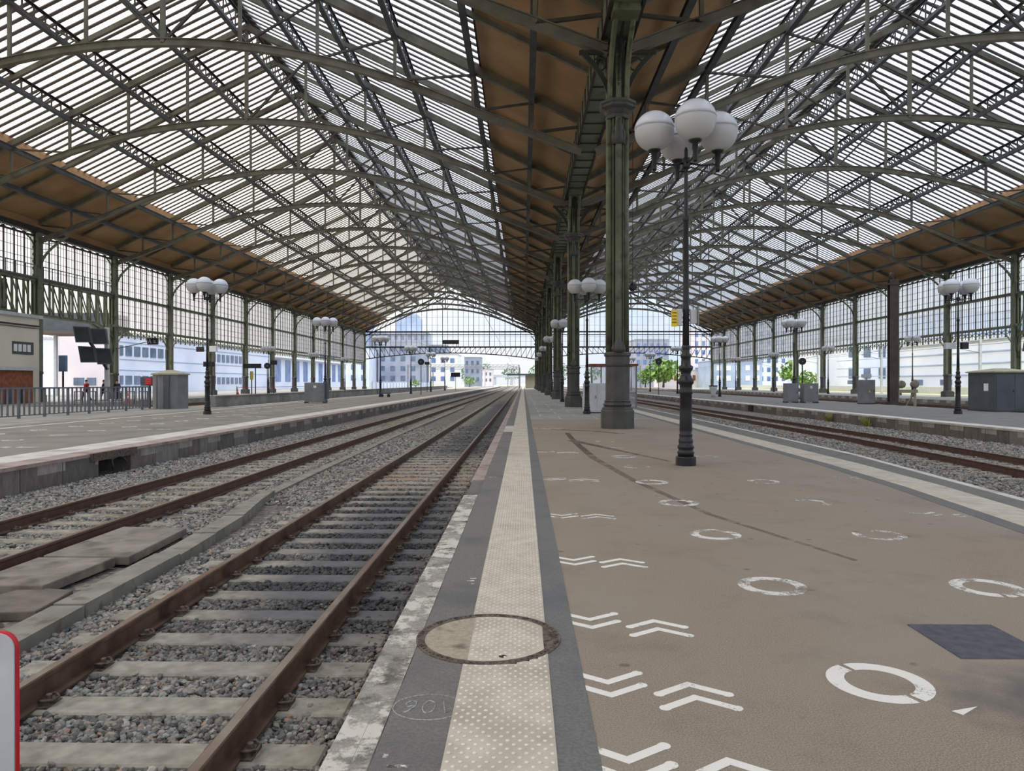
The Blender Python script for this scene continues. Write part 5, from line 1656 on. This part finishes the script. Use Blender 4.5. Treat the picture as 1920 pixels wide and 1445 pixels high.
b = MB(); b.lathe([(0.12,-0.18),(0.2,-0.1),(0.2,0.1),(0.12,0.14)],0,0,16,True); o = b.build('drum', M['black'], t); o.rotation_euler = (R(90),0,0)
b = MB(); b.tube([(0,0,0),(0,0,2),(0,0,9.2)], 0.015, 6); b.build('suspension_rod', M['dark_iron'], t)

def board_sign(name, label, loc, w, h, pole=None, rz=0, mat='black', face=None, arm=None, cat='sign'):
    t = thing(name, label, cat, loc, rz)
    b = MB(); b.bbox(-w/2,w/2,-0.1,0.1,0,h,0.01); o = b.build('panel', M[mat], t)
    if face:
        b = MB(); b.box(-w/2+0.05,w/2-0.05,-0.112,-0.1,0.05,h-0.05); b.build('face', M[face], o)
    if pole is not None:
        b = MB(); b.box(pole-0.05,pole+0.05,-0.05,0.05,-loc[2],0.01); b.build('stand', M['lamp_iron'], t)
    if arm:
        b = MB(); b.beam((arm[0],arm[1],arm[2]),(0,0,h*0.6),0.06,0.06); b.build('arm', M['dark_iron'], t)
    return t
board_sign('departure_board', 'wide black departure board on the outer left platform', (-33.0, 88.5, 3.3), 2.2, 0.55, 0.4)
t = board_sign('ticket_validator', 'yellow ticket machine on a slim stand on the outer left platform', (-32.7, 87.5, 1.9), 0.35, 1.0, 0.0, 0, 'yellow2', None, None, 'ticket machine')
d = board_sign('hanging_monitor', 'black monitor with pale letter carried on an arm from a left wall column', (-33.7, 66.0, 5.0), 0.95, 0.6, None, 0, 'black', None, (-4.9, 2.5, -0.3))
b = MB()
for p, q in (((-0.35,0.1),(-0.22,0.5)),((-0.22,0.5),(-0.09,0.1)),((-0.3,0.25),(-0.14,0.25))):
    b.beam((p[0],-0.11,p[1]),(q[0],-0.11,q[1]),0.02,0.05,(0,1,0))
b.box(0.1,0.35,-0.115,-0.1,0.15,0.2); b.box(0.1,0.3,-0.115,-0.1,0.3,0.35)
b.build('letter', M['light_grey'], d)
board_sign('platform_sign', 'dark board beside the pole of the nearest left platform lamp', (-15.75, 35.4, 3.05), 0.32, 0.24, None)
board_sign('platform_sign', 'white board beside the pole of the nearest left platform lamp', (-15.1, 35.4, 3.05), 0.34, 0.28, None, 0, 'white')
board_sign('platform_sign', 'dark low board left of the nearest left platform lamp', (-34.8, 80.0, 3.3), 0.85, 0.55, 0.0)
board_sign('platform_sign', 'dark low board right of the nearest left platform lamp', (-36.0, 84.0, 3.4), 0.65, 0.55, 0.0)
board_sign('small_monitor', 'small black monitor with white mark beside the second left lamp', (-34.3, 100.0, 4.0), 0.9, 0.6, 0.0)
board_sign('platform_sign', 'white box beside the pole of the nearest right platform lamp', (20.95, 36.2, 3.2), 0.5, 0.3, None, 0, 'light_grey')
board_sign('platform_sign', 'black box beside the pole of the nearest right platform lamp', (21.65, 36.2, 3.2), 0.32, 0.32, None)
board_sign('information_panel', 'blue and white information panel on a pole beyond the fence', (-35.6, 56.0, 2.4), 0.6, 1.25, 0.0, 0, 'window_blue', 'window_dark')
board_sign('small_monitor', 'pair of dark monitors on a stand near the end of the left platform', (-13.9, 150.0, 2.7), 1.9, 0.9, 0.0)
board_sign('small_monitor', 'dark box on the far stand of the left platform', (-15.8, 120.0, 4.5), 0.8, 0.45, 0.0)

# four dark tilted panels on an inclined arm beyond the fence
t = thing('solar_panel_rack', 'four dark tilted panels on an inclined arm beyond the fence', 'panel rack', (-33.6, 58.5, 0.0))
b = MB()
b.beam((0,0,0),(0,0,6.0),0.28,0.28,(0,1,0)); b.build('mast', M['light_grey'], t)
b = MB(); b.beam((0.1,-0.1,2.6),(-1.7,-0.2,5.5),0.18,0.22,(0,1,0)); b.build('arm', M['dark_iron'], t)
for (px0, pz0) in ((-2.6,4.75),(-1.25,4.6),(-2.2,3.15),(-0.85,3.0)):
    b = MB()
    a = 0.5; H = 1.34; Wd = 1.3
    V = [(px0,-0.3,pz0+H),(px0+Wd,-0.3,pz0+H-0.06),(px0+Wd+a,-0.75,pz0),(px0+a,-0.75,pz0)]
    V2 = [(x,y+0.1,z) for x,y,z in V]
    b.add(V+V2, [(0,3,2,1),(4,5,6,7),(0,1,5,4),(1,2,6,5),(2,3,7,6),(3,0,4,7)])
    p_ = fix_normals(b.build('panel_frame', M['cabinet_dark'], t))
    c0 = Vector(((px0+px0+Wd+a)/2,-0.53,pz0+H/2))
    V3 = [tuple(c0+(Vector(v)-c0)*0.86+Vector((0,-0.012,0))) for v in V]
    b = MB(); b.add(V3, [(0,3,2,1)]); b.add([(v[0],v[1]+0.008,v[2]) for v in V3], [(0,1,2,3)])
    b.build('dark_glass', M['panel_glass'], p_)

# traffic cones and tape
def cone(label, loc, s=1.0):
    t = thing('traffic_cone', label, 'traffic cone', loc, 0, 'traffic cones')
    b = MB(); b.box(-0.22*s,0.22*s,-0.22*s,0.22*s,0,0.05*s); b.lathe([(0.18*s,0.05*s),(0.04*s,0.85*s)],0,0,12); b.build('cone', M['orange'], t)
    b = MB(); b.lathe([(0.128*s,0.36*s),(0.10*s,0.52*s)],0,0,12); b.build('white_stripe', M['white'], t)
cone('orange and white traffic cone seen through the fence bars', (-29.5, 54.0, 0.0), 1.05)
cone('orange traffic cone beside a post on the far left platform', (-34.6, 88.0, 0.0), 1.0)
t = thing('barrier_tape', 'red and white barrier tape strung along the far left platform', 'tape', (0,0,0))
b = MB(); b.tube([(-33.9,86,1.0),(-33.9,105,0.95),(-33.9,128,1.0)], 0.03, 5); b.build('tape', M['red'], t)
for y in (86.0,107,128.0):
    b = MB(); b.box(-33.94,-33.86,y-0.04,y+0.04,0,1.1); b.build('post', M['cabinet_dark'], t)

# wheelbarrow like device at the back of the right platform and a small trolley
t = thing('buffer_lamp_stand', 'drab twin-disc buffer stand behind the right platform', 'buffer stand', (32.0, 61.5, -0.5))
b = MB()
for s in (-0.7, 0.7):
    b.box(s-0.08,s+0.08,-0.08,0.08,0,2.3); b.beam((s,-0.05,1.4),(s,1.4,0.0),0.1,0.12)
b.box(-0.9,0.9,-0.1,0.1,1.2,1.45); b.build('frame', M['beige_roof'], t)
for s in (-0.55, 0.55):
    b = MB(); b.lathe([(0.3,-0.15),(0.34,0.0),(0.3,0.2)],0,0,16); o = b.build('buffer_disc', M['slab'], t); o.rotation_euler = (R(90),0,0); o.location = (s,-0.2,1.9)
t = thing('litter_bin', 'pale open-topped bin beside the third lamp of the right platform', 'litter bin', (20.2, 78.0, 0))
b = MB(); b.lathe([(0.2,0.0),(0.2,0.25),(0.42,1.0),(0.42,1.15)],0,0,14); b.build('bin', M['light_grey'], t)
b = MB(); b.lathe([(0.45,1.15),(0.45,1.25)],0,0,14); b.build('rim', M['dark_iron'], t)
for i,(x_, y_) in enumerate(((-14.6,77.5),)):
    t = thing('luggage_trolley', 'small low trolley beside the third lamp of the left platform', 'trolley', (x_, y_, 0))
    b = MB(); b.box(-0.5,0.5,-0.4,0.4,0.35,0.5); b.build('bed', M['cabinet_dark'], t)
    for sx in (-0.35,0.35):
        b = MB(); b.lathe([(0.17,-0.05),(0.17,0.05)],0,0,12,False); o = b.build('wheel', M['black'], t); o.rotation_euler=(R(90),0,0); o.location=(sx,-0.3,0.17)

# ticket shelter far along the island platform
t = thing('platform_shelter', 'low shelter with flat roof at the far end of the island platform', 'shelter', (1.2, 196, 0))
b = MB(); b.box(-5.5,2.2,-2,6,3.5,3.9); b.build('roof', M['cabinet_dark'], t)
b = MB(); b.box(-0.6,2,-1,5,0,3.5); b.build('body', M['beige_roof'], t)
t = thing('glazed_shelter', 'glazed waiting shelter behind the second lamp on the island platform', 'shelter', (6.3, 45.5, 0))
b = MB(); b.box(-2.3,0.6,-1.6,1.6,2.55,2.68); b.build('roof', M['brick'], t)
b = MB()
for x in (-2.2,-1.3,-0.4,0.5): b.box(x-0.04,x+0.04,-1.5,-1.42,0,2.55); b.box(x-0.04,x+0.04,1.42,1.5,0,2.55)
b.box(-2.2,0.5,-1.5,-1.44,0.9,0.96); b.build('frame', M['cabinet'], t)
b = MB(); b.add([(-2.2,-1.46,0.1),(0.5,-1.46,0.1),(0.5,-1.46,2.5),(-2.2,-1.46,2.5)], [(0,1,2,3)]); b.build('glass', M['wall_glass'], t)

# weeds at the foot of the right platform wall
for i, (x_, y_, s_) in enumerate(((16.0, 38.5, 0.5), (16.0, 34.2, 0.55))):
    b = MB()
    for k in range(40):
        a = random.uniform(0,6.28); r = random.uniform(0,0.35)*s_; h = random.uniform(0.4,0.95)*s_
        x0 = r*math.cos(a)*0.4; y0 = r*math.sin(a)
        lx = random.uniform(-0.2,0.1); ly = random.uniform(-0.2,0.2); w = 0.025
        b.add([(x0,y0-w,0),(x0,y0+w,0),(x0+lx,y0+ly+w*1.5,h*0.7),(x0+lx*1.6,y0+ly*1.6,h),(x0+lx,y0+ly-w*1.5,h*0.7)], [(0,1,2,3,4)])
    o = b.build('weed_clump', M['weeds'], None, (x_, y_, -0.53))
    tag(o, ['yellow green weeds below the open recess of the right platform wall','larger weed clump nearer the camera at the foot of the right platform wall'][i], 'weeds', 'weeds at the right platform wall')

# =====================================================================
#  PEOPLE behind the fence
# =====================================================================
def skin_mesh(name, verts, edges, radii, mat, parent, root=0):
    me = bpy.data.meshes.new(name); me.from_pydata(verts, edges, [])
    o = bpy.data.objects.new(name, me); COL.objects.link(o)
    me.materials.append(mat)
    md = o.modifiers.new('skin', 'SKIN')
    for i, r in enumerate(radii):
        me.skin_vertices[0].data[i].radius = (r, r)
        me.skin_vertices[0].data[i].use_root = (i == root)
    md.use_smooth_shade = True
    s = o.modifiers.new('sub', 'SUBSURF'); s.levels = 1; s.render_levels = 1
    if parent: o.parent = parent
    return o
def person(label, loc, rz, shirt, stride=0.25):
    t = thing('person', label, 'person', loc, rz)
    s = stride
    V = [(0,0,0.95),(0,0,1.2),(0,0.0,1.42),(0,-0.01,1.52),(0,-0.02,1.62),(0,-0.02,1.72),
         (-0.18,0,1.42),(-0.24,0.05,1.15),(-0.22,-0.1,0.92),(-0.22,-0.13,0.84),
         (0.18,0,1.42),(0.24,-0.05,1.15),(0.22,0.08,0.92),(0.22,0.1,0.84),
         (-0.1,0,0.9),(-0.11,-s*0.6,0.5),(-0.11,-s*0.8,0.09),(-0.11,-s*0.8-0.14,0.04),
         (0.1,0,0.9),(0.11,s*0.3,0.5),(0.11,s*1.1,0.11),(0.11,s*1.1-0.13,0.04)]
    E = [(0,1),(1,2),(2,3),(3,4),(4,5),(2,6),(6,7),(7,8),(8,9),(2,10),(10,11),(11,12),(12,13),(0,14),(14,15),(15,16),(16,17),(0,18),(18,19),(19,20),(20,21)]
    Rr = [0.13,0.13,0.12,0.055,0.095,0.09,0.06,0.045,0.035,0.03,0.06,0.045,0.035,0.03,0.085,0.06,0.04,0.035,0.085,0.06,0.04,0.035]
    skin_mesh('body', V, E, Rr, M['skin'], t)
    skin_mesh('shirt', V[:3]+V[6:9]+V[10:13], [(0,1),(1,2),(2,3),(3,4),(4,5),(2,6),(6,7),(7,8)], [0.18,0.19,0.17,0.1,0.085,0.07,0.1,0.085,0.07], M[shirt], t)
    skin_mesh('trousers', [V[0]]+V[14:17]+V[18:21], [(0,1),(1,2),(2,3),(0,4),(4,5),(5,6)], [0.15,0.1,0.08,0.06,0.1,0.08,0.06], M['dark_cloth'], t)
    b = MB(); b.sphere((0,0.0,1.69), 0.1, 12, 6, -10, 90); b.build('hair', M['hair'], t)
    b = MB(); b.lathe([(0.016,1.62),(0.008,1.67)], 0, -0.115, 6); b.build('nose', M['skin'], t)
    return t
person('person in a red top walking behind the steel fence', (-36.2, 60.0, 0), R(-25), 'red_cloth', 0.35)
person('person in dark clothes walking right of the one in red', (-35.2, 60.8, 0), R(-60), 'dark_cloth', 0.3)
person('person in dark clothes standing beside the green wall column', (-34.2, 61.0, 0), R(60), 'dark_cloth', 0.15)

# =====================================================================
#  BUILDINGS
# =====================================================================
def building(label, wall_mat, x0, x1, y0, y1, h, parts=(), roof=None, name='building'):
    t = thing(name, label, 'building', ((x0+x1)/2, (y0+y1)/2, -0.53))
    cx_, cy_ = (x0+x1)/2, (y0+y1)/2
    b = MB(); b.box(x0-cx_,x1-cx_,y0-cy_,y1-cy_,0,h+0.53); b.build('walls', M[wall_mat], t)
    b = MB(); b.box(x0-cx_-0.2,x1-cx_+0.2,y0-cy_-0.2,y1-cy_+0.2,h+0.53,h+0.53+(roof or 0.25)); b.build('roof', M['light_grey'], t)
    for (pn, mt, a) in parts:
        b = MB(); b.box(a[0]-cx_,a[1]-cx_,a[2]-cy_,a[3]-cy_,a[4]+0.53,a[5]+0.53); b.build(pn, M[mt], t)
    return t
# left, parallel to the tracks
ps = []
for z0, z1 in ((5.6,7.1),(1.3,2.6)):
    for k in range(9): ps.append(('window','window_dark',(-60.02,-59.9,102+2.45*k,103.7+2.45*k,z0,z1)))
    for k in range(8): ps.append(('window','window_dark',(-60.02,-59.9,138+2.2*k,139.4+2.2*k,z0,z1)))
ps += [('ledge','blue_bldg',(-60.02,-59.93,101,172,z,z+0.12)) for z in (3.4,5.0,7.6)]
building('long white clad building with two rows of windows beyond the left wall', 'white_bldg', -75, -60, 101, 172, 8.7, ps)
ps = []
for k in range(9): ps.append(('window','window_blue',(-60.02,-59.9,176+7.5*k,179.8+7.5*k,1.8,7.2)))
ps.append(('canopy','white',(-60,-58.6,173,245,7.6,8.6)))
building('blue and white building with tall window strips beyond the left wall', 'white_bldg', -75, -60, 173, 245, 8.4, ps)
building('pale pink rendered building seen beyond the fence and tilted panels', 'pink_bldg', -75, -56, 97, 100.5, 8.7, [('window','window_dark',(-60.2,-58.8,96.9,97.02,1.2,2.2)),('window','window_dark',(-58.4,-57.2,96.9,97.02,1.2,2.2)),('window','window_dark',(-66,-64.4,96.9,97.02,5.9,7.2)),('white_panel','white_bldg',(-66.5,-62.4,96.85,96.95,-0.5,8.6)),('ledge','light_grey',(-66,-62.6,96.7,96.85,7.4,7.6)),('window','window_blue',(-66,-65,96.75,96.9,2.6,3.9))])
t = thing('entrance_canopy', 'flat blue grey canopy under the lattice girder beyond the fence', 'canopy', (0,0,0))
b = MB(); b.box(-55,-46.8,81.5,86,7.4,9.4); b.build('roof', M['cabinet_dark'], t)
b = MB(); b.box(-55.2,-46.6,81.2,86.2,7.05,7.4); b.build('soffit', M['rust'], t)
b = MB(); b.box(-54.5,-54.2,84,84.3,-0.53,7.1); b.build('column', M['light_grey'], t)
ps = [('window','cabinet_dark',(-38.12,-38.06,53.9,56.25,3.7,4.65))] + [('window_light','white',(-38.1,-38.02,54.0+0.5*k,54.35+0.5*k,3.9,4.45)) for k in range(4)]
building('beige rendered station building at the left edge of the photo', 'cream_bldg', -55, -38.1, 44.5, 56.95, 6.55, ps + [('upper_storey','dark_iron',(-44,-40.6,44.6,56.9,6.7,9.7)),('gutter','dark_iron',(-38.1,-38.0,44.5,56.9,5.9,6.0)),('downpipe','dark_iron',(-38.1,-38.03,50,56.9,5.75,5.79))])
building('low red brick annex in front of the beige station building', 'brick', -37.85, -37.2, 46, 54.9, 2.45, [('door_opening','dark_iron',(-37.22,-37.16,53.2,54.0,0.0,1.2)),('shutter','cabinet_dark',(-37.22,-37.16,51.9,52.7,0.0,1.2))])
# far left beyond the gable
def tower(label, mat_, x0, x1, y0, d, h, cols, rows, wm='window_dark'):
    ps = []
    for i in range(cols):
        for j in range(rows):
            xx = x0 + (x1-x0)*(i+0.25)/cols; zz = 1.5 + (h-2)*(j+0.2)/rows
            ps.append(('window', wm, (xx, xx+(x1-x0)*0.45/cols, y0-0.1, y0+0.05, zz, zz+(h-2)*0.5/rows)))
    return building(label, mat_, x0, x1, y0, y0+d, h, ps)
tt = tower('grey blue stepped block beyond the left far gable', 'grey_bldg', -68, -44, 330, 20, 24.5, 8, 6)
b = MB(); b.box(-2,8,-7,8,25.3,32); b.box(-1,7,-6,7,32,33.5); b.build('upper_tier', M['blue_bldg'], tt)
tower('tall blue grey tower left of the stepped block', 'blue_bldg', -80, -69, 320, 18, 29, 3, 7)
tower('long white office block beyond the outer left platform', 'white_bldg', -72, -54, 255, 40, 13.5, 5, 3, 'window_blue')
tower('grey warehouse with ribbed front beyond the left far gable', 'grey_bldg', -53.5, -38.5, 268, 25, 16.5, 4, 4)
tower('white block with blue glass corner beyond the left far gable', 'white', -40, -28, 310, 20, 13.5, 3, 3, 'window_blue')
tower('mauve grey block behind the white one beyond the left far gable', 'grey_bldg', -43.5, -36, 340, 20, 19, 4, 4)
tower('small gabled pale block nearest the horizon on the left', 'grey_bldg', -29, -21, 360, 15, 14, 3, 3)
tower('low pale block near the horizon on the left', 'pink_bldg', -31, -18, 430, 15, 9, 5, 2)
# right side
tower('white industrial building beyond the right wall', 'white_bldg', 78, 100, 128, 25, 9.5, 6, 2, 'window_blue')
tower('long low white building behind the right wall columns', 'white_bldg', 68, 90, 155.5, 30, 11, 7, 2)
ps = [('window','window_dark',(63.9,64.02,102+8*k,105+8*k,1.2,2.0)) for k in range(6)] + [('ledge','blue_bldg',(63.9,64.02,90,150,z,z+0.15)) for z in (2.6,4.2,5.8)]
building('white panelled hall with thin blue lines beyond the right wall', 'white_bldg', 64, 90, 90, 126, 7.4, ps)
tower('grey teal roofed building above the white hall on the right', 'blue_bldg', 92, 130, 160, 20, 17, 6, 1)
tower('grey apartment block seen through the right far gable', 'grey_bldg', 40, 52, 262, 20, 17, 5, 5, 'window_blue')
tower('second apartment block seen through the right far gable', 'pink_bldg', 58, 72, 250, 20, 20, 6, 6, 'window_blue')
tower('blue grey workshop beyond the outer right platform', 'blue_bldg', 56, 70, 215, 20, 8, 5, 2, 'white')
tower('tall pale office tower beyond the right hall corner', 'white_bldg', 73.5, 88, 245, 20, 23, 6, 7, 'window_blue')
tower('red fronted shed seen past the right far gable', 'pink_bldg', 44, 62, 236, 11, 5.5, 9, 1, 'brick')

# footbridge / road bridge on the horizon
t = thing('road_bridge', 'pale road bridge crossing the tracks on the horizon', 'bridge', (0, 620, 0))
b = MB(); b.box(-40,12,-4,4,6.0,8.0); b.build('deck', M['deck_far'], t)
for x in (-38,-24,-10,4):
    b = MB(); b.box(x-1,x+1,-3,3,-0.5,6.0); b.build('pier', M['deck_far'], t)

# trees and shrubs
def tree(label, loc, r, h, mat='leaf', n=420, trunk=True, cat='tree'):
    t = thing('tree' if trunk else 'shrub', label, cat, loc)
    rnd = random.Random(int(abs(loc[0]*13+loc[1])))
    b = MB()
    for k in range(n):
        a = rnd.uniform(0,6.283); u = rnd.uniform(-1,1); rr = r*(rnd.random()**0.4)
        x = rr*math.sqrt(1-u*u)*math.cos(a); y = rr*math.sqrt(1-u*u)*math.sin(a); z = h*0.62 + rr*u*(h*0.4/r)
        s = r*rnd.uniform(0.10,0.2)
        d = Vector((rnd.uniform(-1,1),rnd.uniform(-1,1),rnd.uniform(-1,1))).normalized(); e = d.orthogonal().normalized()*s; f = d.cross(e)
        c = Vector((x,y,max(z,0.15)))
        b.add([c-e, c-f*0.6, c+e, c+f*0.6], [(0,1,2,3)])
    b.build('foliage', M[mat], t)
    b = MB(); b.tube([(0,0,0),(0.02*r,0,h*0.3),(0,0.03*r,h*0.6)], [0.07*r,0.05*r,0.02*r], 7); b.build('trunk', M['bark'], t)
    return t
tree('green tree seen between the central columns beyond the right hall', (43, 225, -0.5), 5.5, 9.5)
tree('bright green tree left of the others beyond the right hall', (39, 234, -0.5), 3, 6.5)
tree('green bushy tree beside the second right lamp beyond the right wall', (72, 194, -0.5), 4.5, 8.0)
tree('round green shrub by the cabinets beyond the right wall', (63.6, 166, -0.5), 3.0, 4.6, 'leaf', 260)
tree('small bright green shrub beyond the left far gable', (-35.5, 240, -0.5), 1.9, 3.2, 'leaf', 160, False, 'shrub')
tree('green shrub farther along the left line near the horizon', (-22, 300, -0.5), 2.8, 4.6, 'leaf', 160, False, 'shrub')
for i in range(7):
    x = -90 + 26.0*i
    tree('dark distant tree on the horizon beyond the road bridge, %s from the left' % ['first','second','third','fourth','fifth','sixth','seventh'][i], (x, 700+13*(i%3), -0.5), 9, 17+2*(i%3), 'leaf_far', 160)

# pale fence along the left beyond the hall
t = thing('boundary_fence', 'long pale boundary fence beyond the left platforms', 'fence', (0,0,0))
b = MB(); b.box(-38,-37.8,182,300,-0.5,1.6); b.build('panels', M['white_bldg'], t)
b = MB(); y = 182
while y < 300: b.box(-37.8,-37.6,y-0.1,y+0.1,-0.5,1.9); y += 5
b.build('posts', M['light_grey'], t)
t = thing('boundary_fence', 'long pale boundary fence beyond the right platforms', 'fence', (0,0,0))
b = MB(); b.box(60,60.2,60,205,-0.5,0.9); b.build('panels', M['light_grey'], t)

# catenary portals and masts
def catenary(label, x, y, arm=3.0, h=7.5):
    t = thing('catenary_mast', label, 'mast', (x, y, -0.5))
    b = MB(); b.box(-0.14,0.14,-0.14,0.14,0,h); b.build('pole', M['light_grey'], t)
    b = MB(); b.beam((0,0,h-0.5),(arm,0,h-1.2),0.08,0.08); b.beam((0,0,h-1.9),(arm,0,h-1.3),0.06,0.06); b.build('arm', M['cabinet'], t)
k = 0
for i, (x, y) in enumerate(((-4.3,205),(-4.3,250),(-4.3,300),(-4.3,350),(-12,230),(-12,290))):
    catenary('pale catenary mast beyond the left hall, ' + nth(i), x, y, 2.6 if x > -5 else -3)
for i, (x, y) in enumerate(((54.5,88),(54.5,112),(54.5,136),(9.5,205),(9.5,260),(30,215),(56,165))):
    catenary('pale catenary mast beyond the right hall, ' + nth(i), x, y, -3)
def portal(label, x0, x1, y, h):
    t = thing('catenary_portal', label, 'portal', (0, y, -0.5))
    for xx in (x0, x1):
        b = MB(); b.box(xx-0.15,xx+0.15,-0.15,0.15,0,h+0.6); b.build('post', M['cabinet'], t)
    b = MB(); b.box(x0,x1,-0.1,0.1,h,h+0.12); b.box(x0,x1,-0.1,0.1,h+0.6,h+0.7)
    n = int((x1-x0)/1.2)
    for i in range(n):
        xa = x0+(x1-x0)*i/n; xb = x0+(x1-x0)*(i+1)/n
        b.beam((xa,0,h+0.06),(xb,0,h+0.65),0.06,0.06)
    b.build('beam', M['cabinet'], t)
portal('grey catenary portal across the left tracks, first beyond the gable', -34, -1.2, 215, 6.6)
portal('grey catenary portal across the left tracks, second beyond the gable', -34, -1.2, 275, 7.0)
portal('grey catenary portal across the right tracks beyond the gable', 8.8, 36, 225, 6.6)

# overhead contact wires
t = thing('contact_wire', 'thin overhead wires above the track beside the island platform', 'wire')
b = MB()
for x in (-2.345,):
    b.tube([(x,20,5.6),(x,420,5.6)], 0.012, 4)
b.build('wire', M['dark_iron'], t)
for i, x in enumerate((54, 55.5, 57)):
    t = thing('contact_wire', 'thin overhead wire beyond the right wall, %s from the wall' % ['first','second','third'][i], 'wire')
    b = MB(); b.tube([(x,60,6.0+0.4*i),(x,300,6.0+0.4*i)], 0.03, 4); b.build('wire', M['cabinet'], t)
